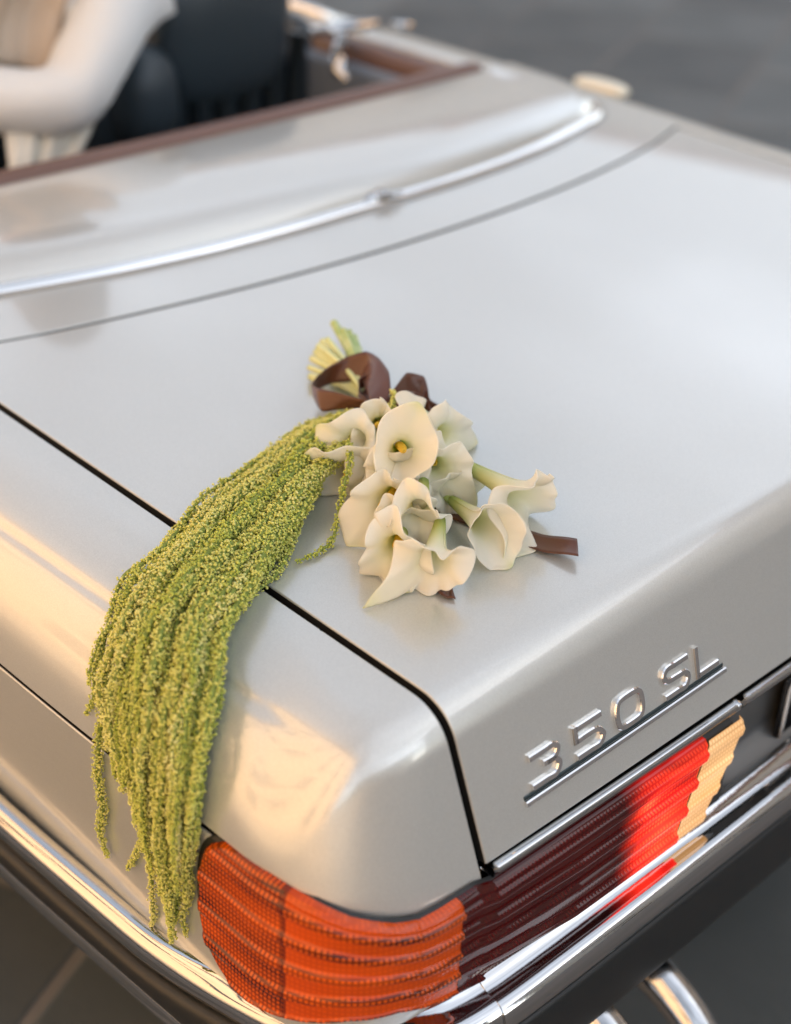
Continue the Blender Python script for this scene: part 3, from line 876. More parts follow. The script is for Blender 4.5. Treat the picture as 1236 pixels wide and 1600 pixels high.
# ------------------------------------------------------------------ cockpit
box('cockpit_floor', (0, 2.1, .40), (1.26, 1.6, .04), CARPET, car)
for sg in (-1, 1):
    # door / body top forward of the cover
    yy = np.linspace(1.25, 2.6, 20); P0 = np.stack([np.full(20, sg*.738), yy, Zdeck(.73, yy)], -1)
    P1 = np.stack([np.full(20, sg*.69), yy, np.full(20, .912)], -1); P2 = np.stack([np.full(20, sg*.635), yy, np.full(20, .918)], -1)
    P3 = np.stack([np.full(20, sg*.63), yy, np.full(20, .912)], -1); P4 = np.stack([np.full(20, sg*.628), yy, np.full(20, .87)], -1)
    grid('door_top', np.stack([P0, P1, P2, P3, P4], 1), PAINT, car, flip=(sg < 0))
    # leather trim running along the inner edge
    Q = [np.stack([np.full(20, sg*a), yy, np.full(20, b)], -1) for a, b in ((.632, .905), (.626, .914), (.59, .912), (.575, .900), (.57, .45))]
    grid('side_trim', np.stack(Q, 1), WOODTRIM, car, flip=(sg < 0))
    Q = [np.stack([np.full(16, sg*a), np.linspace(1.30, 2.5, 16), np.full(16, b)], -1) for a, b in ((.574, .86), (.566, .885), (.548, .888), (.536, .87), (.534, .5))]
    grid('door_card', np.stack(Q, 1), M('blue_grey_vinyl', (.16, .19, .23), rough=.4) , car, flip=(sg < 0))
    tube('window_channel', [(sg*.655, 1.62, .925), (sg*.655, 1.8, .930), (sg*.65, 2.4, .94)], .011, CHROME_SOFT, car)
Q = []
for yv, zv in ((1.258, .915), (1.264, .930), (1.290, .931), (1.312, .924), (1.318, .45)):
    Q.append(np.stack([np.linspace(-.625, .625, 40), yv+.012*np.abs(np.linspace(-1, 1, 40))**2, np.full(40, zv)], -1))
grid('rear_edge_trim', np.array(Q), WOODTRIM, car, flip=True)
# hood frame latch bits beside the right seat
lb = empty('hood_frame_latch', (0, 0, 0), car)
tube('latch_arm', [(.60, 1.64, .925), (.52, 1.55, .935), (.45, 1.49, .93)], [.012, .015, .010], CHROME, lb)
tube('latch_arm', [(.63, 1.56, .95), (.56, 1.60, .945), (.50, 1.62, .94)], [.008, .013, .010], CHROME, lb)
tube('latch_hook', [(.44, 1.46, .93), (.42, 1.45, .915), (.43, 1.44, .90)], [.012, .014, .008], CHROME, lb)
tube('latch_knob', [(.62, 1.52, .955), (.66, 1.50, .955)], [.010, .007], CHROME, lb)
# far door handle
pillow('door_handle', (.895, 1.20, .862), (.05, .13, .028), M('handle_chrome', (.85, .78, .62), rough=.3, metal=.6), car, e=2.4)

def seat(xc):
    st = empty('seat', (xc, 0, 0), car)
    pillow('seat_cushion', (0, 2.05, .56), (.52, .52, .18), LEATHER, st, rot=(math.radians(8), 0, 0))
    pillow('backrest', (0, 1.82, .70), (.50, .15, .46), LEATHER, st, rot=(math.radians(12), 0, 0))
    pillow('side_bolster', (-.25, 1.80, .70), (.10, .20, .48), LEATHER, st, e=2.6, rot=(math.radians(12), 0, 0))
    pillow('side_bolster', (.25, 1.80, .70), (.10, .20, .48), LEATHER, st, e=2.6, rot=(math.radians(12), 0, 0))
    for i in range(7):
        x = -.18+.06*i
        tube('pleat', [(x, 1.70, .58), (x, 1.68, .74), (x, 1.67, .93)], [.020, .026, .018], LEATHER, st, k=10)
    pillow('shoulder_bolster', (-.20, 1.68, .86), (.13, .15, .20), LEATHER, st, e=2.5)
    pillow('headrest', (0, 1.70, HRP[2]), (.31, .13, .27), LEATHER, st, e=3.6, rot=(math.radians(6), 0, 0))
    tube('headrest_post', [(-.06, 1.75, .88), (-.06, 1.73, .98)], .006, CHROME, st)
    tube('headrest_post', [(.06, 1.75, .88), (.06, 1.73, .98)], .006, CHROME, st)
    return st
HRP = at_y(338, 45, 1.70)
seat(HRP[0]); seat(HRP[0]-.72)
box('rear_bulkhead', (0, 1.36, .62), (1.15, .05, .45), CARPET, car, bev=.01)

# ------------------------------------------------------------------ person (white knit sleeve, mostly beyond the frame)
def skin_body(name, verts, edges, radii, mat, parent, sub=2):
    me = bpy.data.meshes.new(name); me.from_pydata(verts, edges, []); me.update()
    o = bpy.data.objects.new(name, me); link(o, parent)
    sk = o.modifiers.new('skin', 'SKIN')
    for i, r_ in enumerate(radii):
        d_ = me.skin_vertices[0].data[i]
        d_.radius = (r_, r_) if not isinstance(r_, tuple) else r_
    me.skin_vertices[0].data[0].use_root = True
    sb = o.modifiers.new('sub', 'SUBSURF'); sb.levels = sub; sb.render_levels = sub
    sk.use_smooth_shade = True
    me.materials.append(mat)
    return o
person = empty('person', (-.18, 1.75, .55))
tag(person, 'person in a white long-sleeved knit top with bent elbow leaning over the seats', 'person')
def rel(P): return [(p[0]+.18, p[1]-1.75, p[2]-.55) for p in P]
def at_y(px, py, y):
    v = ray(px, py); t = (y-CAM[1])/v[1]; return tuple(CAM+t*v)
ELB = at_y(105, 165, 1.50); SHO = at_y(205, -25, 1.60); FORE = at_y(-70, 150, 1.58); WR = at_y(-210, 120, 1.72)
SHO2 = (SHO[0]-.24, SHO[1]+.24, SHO[2]+.0)
NK = ((SHO[0]+SHO2[0])/2, (SHO[1]+SHO2[1])/2, SHO[2]+.07)
CH = (NK[0]-.01, NK[1]+.02, NK[2]-.17); WA = (CH[0]-.01, CH[1]+.02, CH[2]-.18); HIP = (WA[0], WA[1]+.02, .62)
HD = (NK[0]-.02, NK[1]+.02, NK[2]+.12); HD2 = (HD[0]-.01, HD[1]+.01, HD[2]+.10)
K1 = (HIP[0]+.14, HIP[1]+.42, .66); K2 = (HIP[0]-.14, HIP[1]+.42, .66); A1 = (K1[0], K1[1]+.25, .47); A2 = (K2[0], K2[1]+.25, .47)
E2 = (SHO2[0]-.08, SHO2[1]+.16, SHO2[2]-.24); W2 = (WR[0]+.05, WR[1]+.12, WR[2]-.04)
vts = [HIP, WA, CH, NK, HD, HD2, SHO, ELB, FORE, WR, SHO2, E2, W2, K1, A1, K2, A2, tuple((np.array(SHO)*.5+np.array(ELB)*.5))]
eds = [(0, 1), (1, 2), (2, 3), (3, 4), (4, 5), (2, 6), (6, 17), (17, 7), (7, 8), (8, 9), (2, 10), (10, 11), (11, 12), (0, 13), (13, 14), (0, 15), (15, 16)]
rad = [.13, .11, .125, .05, .085, .07, .075, .062, .055, .035, .07, .05, .032, .08, .05, .08, .05, .068]
skin_body('body', rel(vts), eds, rad, SLEEVE, person)
def hand(W_, dirv, parent):
    W_ = np.array(W_); dv = norm(np.array(dirv)); sx_ = norm(np.cross(dv, [0, 0, 1])); uz = np.cross(sx_, dv)
    V = [tuple(W_-dv*.03), tuple(W_+dv*.03), tuple(W_+dv*.075)]; Ed = [(0, 1), (1, 2)]; R_ = [.024, (.020, .032), (.014, .036)]
    o = skin_body('hand_palm', rel(V), Ed, [.024, .028, .030], SKIN, parent, 2)
    for i, (off, ln) in enumerate([(-.027, .062), (-.009, .072), (.009, .068), (.027, .054)]):
        b = W_+dv*.07+sx_*off
        P = [b-dv*.02, b+dv*ln*.45-uz*.006, b+dv*ln*.75-uz*.02, b+dv*ln*.95-uz*.034]
        tube('finger', rel(catmull(P, 14)), np.linspace(.0095, .0068, 14), SKIN, parent, k=10)
    b = W_+dv*.02-sx_*.024
    tube('thumb', rel(catmull([b, b-sx_*.022+dv*.025, b-sx_*.028+dv*.05], 10)), np.linspace(.012, .008, 10), SKIN, parent, k=10)
_tx = bpy.data.textures.new('folds', 'CLOUDS'); _tx.noise_scale = .07
_dm = person.children[0].modifiers.new('folds', 'DISPLACE'); _dm.texture = _tx; _dm.strength = .016; _dm.mid_level = .5
hand(WR, np.array(WR)-np.array(FORE), person); hand(W2, np.array(W2)-np.array(E2), person)
hd = pillow('head', rel([((HD[0]+HD2[0])/2, (HD[1]+HD2[1])/2, HD[2]+.06)])[0], (.155, .19, .23), SKIN, person, e=2.1)
pillow('hair', rel([((HD[0]+HD2[0])/2+.01, (HD[1]+HD2[1])/2-.025, HD[2]+.075)])[0], (.18, .19, .24), HAIR, person, e=2.1)
pillow('nose', rel([(HD[0]-.01, HD[1]+.115, HD[2]+.05)])[0], (.03, .04, .05), SKIN, person, e=2)
# beige skirt / wrap folded behind the arm, and a white cloth hanging behind it
def cloth(name, pts, mat, parent, amp=.012, n=50, m=50):
    (a, b), (c, d) = pts
    a, b, c, d = map(np.array, (a, b, c, d))
    u = np.linspace(0, 1, n)[:, None, None]; v = np.linspace(0, 1, m)[None, :, None]
    G2 = (a*(1-u)+b*u)*(1-v)+(c*(1-u)+d*u)*v
    nn = norm(np.cross(b-a, c-a))
    wv = amp*(np.sin(u*19+v*2)+.6*np.sin(u*31+1+v*3)+.5*np.sin(v*9+u*3))
    o = grid(name, G2+nn*wv, mat, parent)
    s_ = o.modifiers.new('thick', 'SOLIDIFY'); s_.thickness = .004
    return o
p1 = cloth('cream_wrap', ((at_y(-160, -120, 1.64), at_y(150, -120, 1.64)), (at_y(-150, 70, 1.64), at_y(100, 115, 1.62))), BEIGE, None, amp=.016)
p1.parent = person; p1.location = (.18, -1.75, -.55)
p2 = cloth('hanging_cloth', ((at_y(10, 175, 1.53), at_y(150, 180, 1.53)), (at_y(20, 330, 1.46), at_y(95, 330, 1.46))), M('cream_silk', (.70, .68, .60), rough=.6), None, amp=.006)
p2.parent = person; p2.location = (.18, -1.75, -.55)

# ------------------------------------------------------------------ bouquet
HB = on_body(598, 640, .02)
bq = empty('bouquet', tuple(HB))
tag(bq, 'cream calla lily bouquet with trailing green amaranth and brown satin ribbon on the boot lid', 'bouquet')
def loc(P): return np.asarray(P, float)-HB

def lathe_grid(Bp, ax, X_, rz, z, phi):
    return None

def calla(Bp, Mp, Tp, R, tipl=.018, roll=1., seed=0, flare=1., spadix=True, ruff=1., short=.74, spl=.8, tipz=None):
    r_ = np.random.default_rng(seed+11)
    root = empty('calla_lily', tuple(loc(Bp)), bq)
    A = Mp-Bp; Dl = np.linalg.norm(A); A = A/Dl
    X_ = Tp-Mp; X_ = norm(X_-A*np.dot(X_, A)); Y_ = np.cross(A, X_)
    n, m = 60, 110
    sg = np.linspace(0, 1, n)[:, None]; ph = np.linspace(-math.pi*1.06, math.pi*1.06, m)[None]
    q = np.clip((sg-.58)/.42, 0, 1)
    front = np.cos(ph/2)**2                       # 1 at the tip side, 0 at the open throat
    p1_, p2_, p3_ = r_.uniform(0, 6.3, 3)
    R = R*1.10; rr = .0045+(.40*R-.0045)*sg**.8+R*.60*sg**3.6*(.72+.36*front)
    zz = Dl*sg*(short+(1.04-short)*front)
    fl = q**1.6*flare*(.75+.35*np.sin(2*ph+p1_)+.2*np.sin(3*ph+p2_)*ruff)
    rr = rr+R*.42*fl*(.8+.5*front)
    zz = zz-R*.62*fl*q*roll
    rr = rr*(1+.07*ruff*np.sin(3*ph+p2_)*q+.035*ruff*np.sin(7*ph+p3_)*q**3)
    zz = zz+R*ruff*q**1.5*(.19*np.sin(3*ph+p3_)+.15*np.sin(5*ph+p1_)+.10*np.sin(9*ph+p2_)*q)
    tp = np.exp(-np.abs(ph/.33)**1.35)*q**1.7
    rr = rr+tipl*tp
    zz = zz+(tipl*tipz*tp if tipz is not None else -tipl*.45*tp*q*roll)
    rr = rr*(1+.05*ph/math.pi)                    # spiral overlap
    P = Bp+A*zz[..., None]+X_*(rr*np.cos(ph))[..., None]+Y_*(rr*np.sin(ph))[..., None]
    # rest on, never below, the lid
    f_ = F(P[..., 0], P[..., 1], P[..., 2]); nn = gradF(P)
    P = P+nn*np.maximum(.002-f_, 0)[..., None]
    uv = np.stack([np.broadcast_to(ph/6.3+.5, P.shape[:2]), np.broadcast_to(sg, P.shape[:2])], -1).reshape(-1, 2)
    al_ = np.broadcast_to(sg**.8*1.0, P.shape[:2])-.5*tp*q**3
    sp_ = grid('spathe', P-Bp, PETAL, root, uv=uv, attr={'along': al_.ravel()})
    so = sp_.modifiers.new('thick', 'SOLIDIFY'); so.thickness = .0008; so.offset = 0
    if spadix:
        t_ = np.linspace(0, 1, 16)
        Ps = A*(Dl*(.15+(spl-.15)*t_))[:, None]+X_*(.0015*np.sin(t_*3))[:, None]
        tube('spadix', Ps, R*.165*np.sqrt(np.clip(1-(t_-.12).clip(0)**6*2.6, .02, 1)), SPADIX, root, k=14)
    # own stem back to the knot
    Kn = HB+np.array([r_.uniform(-.006, .006), r_.uniform(-.006, .006), r_.uniform(-.006, .008)])
    c1 = Bp-A*.022; hh_ = float(F(*c1)); c1 = c1+gradF(c1)*(max(.006, min(hh_, .016))-hh_)
    md = Kn*.5+c1*.5; md = md+gradF(md)*(.010-float(F(*md)))
    Sp = catmull([Kn, md, c1, Bp+A*.006], 24)
    tube('stem', Sp-Bp, .0042, STEM_G, root, k=10)
    return root
def ob(px, py, h): return on_body(px, py, h)
FL = [  # base, mouth, tip (pixel + height), radius, tip length, roll, flare, ruffle, short side, spadix reach
    ((594, 660, .026), (588, 664, .060), (564, 738, .034), .0200, .030, .3, .8, .9, .80, .85),
    ((622, 694, .048), (632, 708, .088), (642, 650, .100), .0245, .008, .15, .9, .5, .84, .85),
    ((582, 668, .030), (542, 696, .050), (505, 680, .054), .0200, .018, 1.5, 1., .8, .9, .6),
    ((574, 706, .014), (532, 752, .028), (492, 706, .034), .0250, .010, .8, .9, 1., .80, .85),
    ((622, 712, .040), (607, 754, .046), (640, 790, .036), .0235, .012, 1.1, .9, 1.2, .92, .5),
    ((626, 756, .028), (588, 800, .044), (545, 862, .022), .0250, .012, .7, .9, 1.2, .72, .90),
    ((662, 752, .048), (652, 820, .048), (606, 860, .034), .0225, .016, 1.1, .9, 1.3, .95, .5),
    ((630, 828, .026), (606, 878, .032), (612, 936, .010), .0265, .008, .7, .9, 1.3, .80, .55),
    ((688, 812, .040), (674, 898, .032), (598, 968, .006), .0240, .032, 1.0, .85, 1.2, .95, .45, .8),
    ((664, 706, .044), (696, 744, .052), (732, 784, .036), .0235, .018, 1.1, .95, 1.1, .95, .5),
    ((624, 672, .030), (660, 664, .044), (672, 640, .046), .0215, .008, .8, .9, 1., .9, .5),
    ((660, 668, .028), (712, 684, .036), (762, 702, .028), .0235, .016, 1.2, 1., 1.1, .95, .45),
    ((714, 720, .036), (850, 794, .038), (862, 892, .008), .0250, .046, 1.4, 1.05, 1.2, 1.02, .4, .15),
    ((706, 782, .018), (780, 838, .034), (812, 876, .026), .0245, .003, .2, .40, .5, .84, .45),
    ((672, 750, .022), (716, 774, .026), (762, 766, .020), .0215, .012, 1.1, .8, .9, .95, .45),
    ((640, 700, .034), (672, 728, .046), (702, 758, .034), .0210, .006, .9, .9, 1.1, .95, .5),
    ((618, 776, .030), (634, 812, .040), (640, 850, .026), .0200, .008, 1.0, .9, 1.2, .92, .5),
    ((606, 700, .022), (584, 748, .030), (556, 782, .020), .0215, .012, .9, .8, .9, .85, .6),
    ((640, 790, .020), (640, 836, .030), (664, 866, .018), .0215, .012, .9, .8, .9, .95, .4),
]
for i, (b, m_, t_, R, tl, ro, fl_, ru, sh_, sp_l, *tz) in enumerate(FL):
    calla(ob(*b), ob(*m_), ob(*t_), R, tl, ro, i, fl_, True, ru, sh_, sp_l, *tz)

# cut stems sticking out beyond the ribbon
SE = [(483, 574, .012), (488, 560, .016), (493, 549, .022), (498, 541, .028), (505, 534, .020), (512, 530, .034), (522, 505, .030), (529, 512, .022),
      (537, 516, .034), (546, 518, .024), (553, 527, .016), (560, 545, .014), (484, 588, .010), (509, 548, .036), (519, 540, .012), (541, 535, .010)]
for i, (px, py, h) in enumerate(SE):
    e_ = ob(px, py, h); mid = ob(px*.45+578*.55, py*.45+612*.55, h*.6+.010)
    kn = HB+np.array([rng.uniform(-.012, .012), rng.uniform(-.008, .008), rng.uniform(-.008, .012)])
    P = catmull([e_, mid, kn], 20)
    st = tube('stem', loc(P), np.linspace(.0041, .0038, 20)*(1+.22*rng.uniform(-1, 1)), STEM_P if i in (0, 1, 2, 3, 4, 5, 12, 13) else STEM_G, bq, k=12)

# ribbon --------------------------------------------------------------------
def ribbon(name, A, B, parent, n=70, m=7, cup=.0015):
    def crisp(Q):
        Q = np.array([ob(*a) for a in Q]); k = np.linspace(0, len(Q)-1, n); L_ = np.stack([np.interp(k, np.arange(len(Q)), Q[:, a]) for a in range(3)], -1)
        return catmull(Q, n)*.45+L_*.55
    A3 = crisp(A); B3 = crisp(B)
    t = np.linspace(0, 1, m)[None, :, None]
    G2 = A3[:, None]*(1-t)+B3[:, None]*t
    T = norm(np.gradient((A3+B3)/2, axis=0)); Wd = norm(B3-A3); Nn = np.cross(T, Wd)
    G2 = G2+Nn[:, None]*(cup*np.sin(math.pi*t)+.0006*np.sin(np.linspace(0, 25, n))[:, None, None])
    o = grid(name, loc(G2), RIBBON, parent)
    s = o.modifiers.new('thick', 'SOLIDIFY'); s.thickness = .0007; s.offset = 0
    return o
bow = empty('ribbon_bow', (0, 0, 0), bq)
ribbon('bow_loop', [(596, 628, .050), (560, 622, .050), (520, 612, .047), (497, 606, .043), (488, 600, .037), (494, 589, .034), (516, 572, .040), (545, 556, .048), (573, 549, .055), (592, 559, .058), (608, 581, .056), (611, 610, .050)],
       [(600, 645, .036), (565, 640, .034), (530, 640, .030), (504, 643, .026), (493, 628, .018), (494, 610, .014), (517, 600, .018), (545, 596, .024), (566, 590, .032), (570, 606, .040), (578, 624, .042), (596, 640, .040)], bow)
ribbon('bow_loop', [(608, 622, .050), (618, 604, .054), (636, 582, .056), (662, 588, .048), (668, 604, .038), (672, 624, .034), (690, 636, .026), (699, 644, .020)],
       [(606, 642, .036), (624, 640, .034), (640, 632, .030), (652, 628, .024), (650, 640, .022), (664, 648, .018), (680, 655, .012), (694, 660, .006)], bow)
ribbon('bow_loop', [(604, 634, .046), (616, 618, .048), (634, 612, .046), (650, 612, .040), (668, 626, .034), (672, 640, .028)],
       [(606, 650, .030), (624, 654, .028), (642, 650, .026), (654, 646, .022), (668, 650, .016), (690, 660, .010)], bow)
ribbon('bow_loop', [(598, 640, .036), (580, 630, .040), (562, 612, .040), (560, 594, .040), (574, 584, .044), (590, 594, .046), (600, 622, .044)],
       [(604, 652, .024), (584, 646, .026), (566, 632, .026), (566, 612, .026), (578, 604, .030), (590, 612, .032), (602, 640, .032)], bow)
kn_ = pillow('knot', loc(ob(603, 634, .034)), (.022, .026, .022), RIBBON, bow, e=2.4, rot=(0, .3, .6))
ribbon('ribbon_band', [(575, 604, .032), (566, 612, .030), (558, 618, .022)], [(592, 620, .036), (584, 632, .032), (576, 640, .022)], bow, n=20)
ribbon('ribbon_tail', [(640, 770, .004), (690, 782, .003), (745, 797, .003), (800, 822, .003), (850, 835, .005), (902, 842, .013)],
       [(630, 790, .0025), (685, 803, .0025), (745, 824, .0025), (800, 847, .003), (850, 862, .005), (904, 869, .011)], bq)
ribbon('ribbon_tail', [(640, 850, .006), (672, 880, .006), (700, 905, .005), (706, 915, .004)], [(632, 862, .004), (660, 900, .004), (690, 930, .004), (712, 936, .003)], bq)

# amaranth -------------------------------------------------------------------
OV = np.array([[0, 0, 1], [0, 0, -1], [1, 0, 0], [0, 1, 0], [-1, 0, 0], [0, -1, 0]], float)
OF = np.array([[0, 2, 3], [0, 3, 4], [0, 4, 5], [0, 5, 2], [1, 3, 2], [1, 4, 3], [1, 5, 4], [1, 2, 5]])
def strand(P, R, parent, seed, tone=0., bead=.00125, dens=1.):
    """P path, R radius along it: a dark core covered in tiny flower beads gathered in clumps"""
    g = np.random.default_rng(seed)
    P = np.asarray(P); n = len(P)
    s_ = np.concatenate([[0], np.cumsum(np.linalg.norm(np.diff(P, axis=0), axis=1))]); Ls = s_[-1]
    T, U, W_ = frames(P)
    cnt = int(1.15*dens*Ls*2*math.pi*float(np.mean(R))/(bead*2.05)**2)
    ss = g.uniform(0, Ls, cnt); an = g.uniform(0, 2*math.pi, cnt)
    ip = lambda A_: np.stack([np.interp(ss, s_, A_[:, a]) for a in range(3)], -1)
    rad = np.interp(ss, s_, R)
    ph = g.uniform(0, 6.3, 4)
    clump = 1+.34*np.sin(ss*2*math.pi/.013+ph[0]+1.5*np.sin(an+ph[1]))+.16*np.sin(ss*2*math.pi/.0051+2*an+ph[2])+g.normal(0, .10, cnt)
    # glomerules: beads heap up into small knobs
    cell = .0046; cu = ss/cell; cvn = np.maximum(np.round(2*math.pi*rad/cell), 3); cv = an/(2*math.pi)*cvn+(np.floor(cu)%2)*.5
    hsh = lambda a, b, k: np.modf(np.abs(np.sin(a*12.9898+b*78.233+k+seed)*43758.5453))[0]
    iu, iv = np.floor(cu), np.floor(cv); du = (cu-iu-.5-.35*(hsh(iu, iv, 1.)-.5)); dv = (cv-iv-.5-.35*(hsh(iu, iv, 2.)-.5))
    knob = np.sqrt(np.clip(1-(du**2+dv**2)/.36, 0, 1))*(.6+.6*hsh(iu, iv, 3.))
    rad = rad*clump*.84+.0019*(knob-.25)
    X = ip(P)+(ip(U)*np.cos(an)[:, None]+ip(W_)*np.sin(an)[:, None])*rad[:, None]
    bs = bead*g.uniform(.65, 1.25, cnt)
    # random rotation per bead
    q = norm(g.normal(size=(cnt, 4))); w0, x0_, y0_, z0_ = q.T
    Rm = np.stack([1-2*(y0_**2+z0_**2), 2*(x0_*y0_-z0_*w0), 2*(x0_*z0_+y0_*w0), 2*(x0_*y0_+z0_*w0), 1-2*(x0_**2+z0_**2), 2*(y0_*z0_-x0_*w0),
                   2*(x0_*z0_-y0_*w0), 2*(y0_*z0_+x0_*w0), 1-2*(x0_**2+y0_**2)], -1).reshape(-1, 3, 3)
    V = X[:, None]+np.einsum('nij,kj->nki', Rm, OV)*bs[:, None, None]
    Fc = (np.arange(cnt)[:, None, None]*6+OF[None]).reshape(-1, 3)
    tn = np.repeat(np.clip(.25*(clump-.6)/.8+.50*knob+g.uniform(.04, .24, cnt)+tone, 0, 1), 6)
    o = mesh('amaranth_strand', loc(V.reshape(-1, 3)), Fc, AMAR, parent, smooth=True, attr={'tone': tn})
    c_ = tube('strand_core', loc(P), np.asarray(R)*.55, CORE, o, k=7)
    return o
LP = np.array([(560, 637), (480, 662), (400, 717), (325, 775), (262, 832), (207, 890), (170, 965), (152, 1040), (144, 1080), (136, 1117)], float)
CP = np.array([(582, 640), (515, 690), (445, 765), (375, 835), (310, 905), (262, 985), (238, 1080), (226, 1190), (236, 1330), (250, 1440)], float)
RP = np.array([(600, 645), (545, 700), (500, 752), (468, 818), (418, 885), (362, 975), (332, 1080), (314, 1200), (300, 1335), (286, 1462)], float)
def env(w_, t):     # w 0..1 left to right, t 0..9
    L_ = [np.interp(t, np.arange(10), A_[:, a]) for A_ in (LP, CP, RP) for a in (0, 1)]
    l0 = 2*(w_-.5)*(w_-1); l1 = -4*w_*(w_-1); l2 = 2*w_*(w_-.5)
    return np.stack([L_[0]*l0+L_[2]*l1+L_[4]*l2, L_[1]*l0+L_[3]*l1+L_[5]*l2], -1)
def body_path(px, h):
    """px (n,2) pixels, h (n,) heights -> smooth 3D path"""
    P = np.array([on_body(a[0], a[1], hh) for a, hh in zip(px, h)])
    return P
sid = 0
def add_strand(w0, w1, t0, t1, layer, r0, tone=0.):
    global sid
    sid += 1
    g = np.random.default_rng(1000+sid)
    n = 26
    t = np.linspace(t0, t1, n); k = np.linspace(0, 1, n)
    ww = w0+(w1-w0)*k+.036*np.sin(t*1.3+g.uniform(0, 6))+.018*np.sin(t*3.1+g.uniform(0, 6))
    px = env(np.clip(ww, -.05, 1.05), t)
    px += np.stack([3.2*np.sin(t*4.3+g.uniform(0, 6)), 1.5*np.sin(t*3.7+g.uniform(0, 6))], -1)
    wc = np.clip(ww, 0, 1)
    thick = (.45+2.2*wc*(1-wc))                      # pile is thickest in the middle
    h = r0*1.02+layer*.0088*thick*np.interp(t, [0, 1.5, 5, 7, 9], [1.5, 1.3, 1.1, .9, .55])
    h = h+.0016*np.sin(t*2.9+g.uniform(0, 6))+(g.uniform(-.0015, .004) if layer else 0)
    P = catmull(body_path(px, h), 80)
    Rr = r0*np.interp(k, [0, .1, .6, .85, 1], [.8, 1, 1, .82, .32])
    Rr = np.interp(np.linspace(0, 1, 80), np.linspace(0, 1, n), Rr)*(1+.12*np.sin(np.linspace(0, 40, 80)+g.uniform(0, 6)))
    strand(P, Rr, bq, 500+sid, tone, bead=.00140 if layer > 0 else .0016, dens=1. if layer > 0 else .8)
def tend(w_, g):
    base = np.interp(w_, [0, .12, .2, .3, .45, .6, .8, 1], [8.9, 8.5, 8.2, 8.2, 8.8, 8.98, 8.95, 8.5])
    return base-g.uniform(0, 1.0)**1.5*2.0
gg = np.random.default_rng(5)
for lay, cnt, ts in ((0, 18, (0, 0)), (1, 16, (0, .8)), (2, 13, (0, 2.4)), (3, 11, (.2, 3.4))):
    for i in range(cnt):
        w_ = (i+.5+gg.uniform(-.35, .35))/cnt
        if lay >= 2: w_ = .10+.84*w_
        t0 = gg.uniform(*ts) if i % 2 else gg.uniform(0, .6)
        te = tend(w_, gg) if lay else tend(w_, gg)-.2
        add_strand(w_, w_+gg.uniform(-.06, .06), t0, te, lay, gg.uniform(.0036, .0060), gg.uniform(-.30, .28))
# strays
def stray(pts, r0, tone=0.):
    global sid
    sid += 1
    q = catmull(np.array([(a, b, h) for a, b, h in pts], float), 30)
    P = catmull(body_path(q[:, :2], np.maximum(q[:, 2], r0)), 80)
    Rr = r0*np.interp(np.linspace(0, 1, 80), [0, .1, .75, 1], [.8, 1, .9, .3])
    strand(P, Rr, bq, 900+sid, tone)
stray([(172, 1020, .008), (163, 1090, .007), (155, 1150, .006), (153, 1210, .006), (160, 1260, .006), (157, 1300, .006), (168, 1340, .006)], .0046, .05)
stray([(160, 1000, .006), (148, 1050, .005), (146, 1090, .005), (134, 1117, .004)], .0030)
stray([(200, 1040, .007), (182, 1100, .006), (176, 1160, .006), (178, 1200, .005)], .0034)
stray([(232, 1290, .008), (214, 1330, .007), (206, 1348, .005), (198, 1358, .004)], .0028)
stray([(545, 690, .050), (547, 720, .048), (537, 760, .040), (530, 800, .022), (518, 845, .006), (492, 865, .004), (463, 878, .004)], .0030, -.1)
stray([(470, 790, .016), (462, 830, .010), (440, 885, .006), (418, 910, .005), (385, 935, .005), (366, 955, .005)], .0034, -.05)
stray([(455, 800, .02), (430, 860, .014), (420, 885, .010), (416, 900, .006)], .0030)
stray([(604, 650, .05), (612, 636, .056), (618, 622, .058), (612, 610, .056)], .0036, -.15)
stray([(600, 650, .04), (575, 645, .045), (540, 648, .044), (505, 662, .040)], .0042, -.1)
stray([(270, 1380, .010), (276, 1420, .006), (268, 1445, .004), (276, 1466, .003)], .0028)
stray([(236, 1360, .010), (238, 1400, .006), (240, 1430, .004), (236, 1448, .003)], .0028)
stray([(290, 1330, .010), (298, 1390, .007), (286, 1430, .005), (292, 1463, .003)], .0030)

# ------------------------------------------------------------------ ground
GM = M('ground_bed', (.13, .13, .125), rough=.9, noise=(3, (.17, .165, .16), 5, .35, .65))
gr = mesh('ground', [(-60, -60, -.0024), (60, -60, -.0024), (60, 60, -.0024), (-60, 60, -.0024)], [(0, 1, 2, 3)], GM, None, False)
tag(gr, kind='structure')
PAVE = M('basalt_paving', (.048, .058, .060), rough=.55, noise=(2.2, (.085, .096, .098), 6, .35, .7), bump=(60, .35, .003))
_t = PAVE.node_tree; _oi = N_(PAVE, 'ShaderNodeObjectInfo'); _b = _t.nodes['Principled BSDF']; _src = _b.inputs['Base Color'].links[0].from_socket
_mr = N_(PAVE, 'ShaderNodeMapRange'); _mr.inputs[3].default_value = .68; _mr.inputs[4].default_value = 1.35
_mm = N_(PAVE, 'ShaderNodeMix'); _mm.data_type = 'RGBA'; _mm.blend_type = 'MULTIPLY'; _mm.inputs[0].default_value = 1
_t.links.new(_oi.outputs['Random'], _mr.inputs[0]); _t.links.new(_src, _mm.inputs[6]); _t.links.new(_mr.outputs[0], _mm.inputs[7]); _t.links.new(_mm.outputs[2], _b.inputs['Base Color'])
tmpl = []
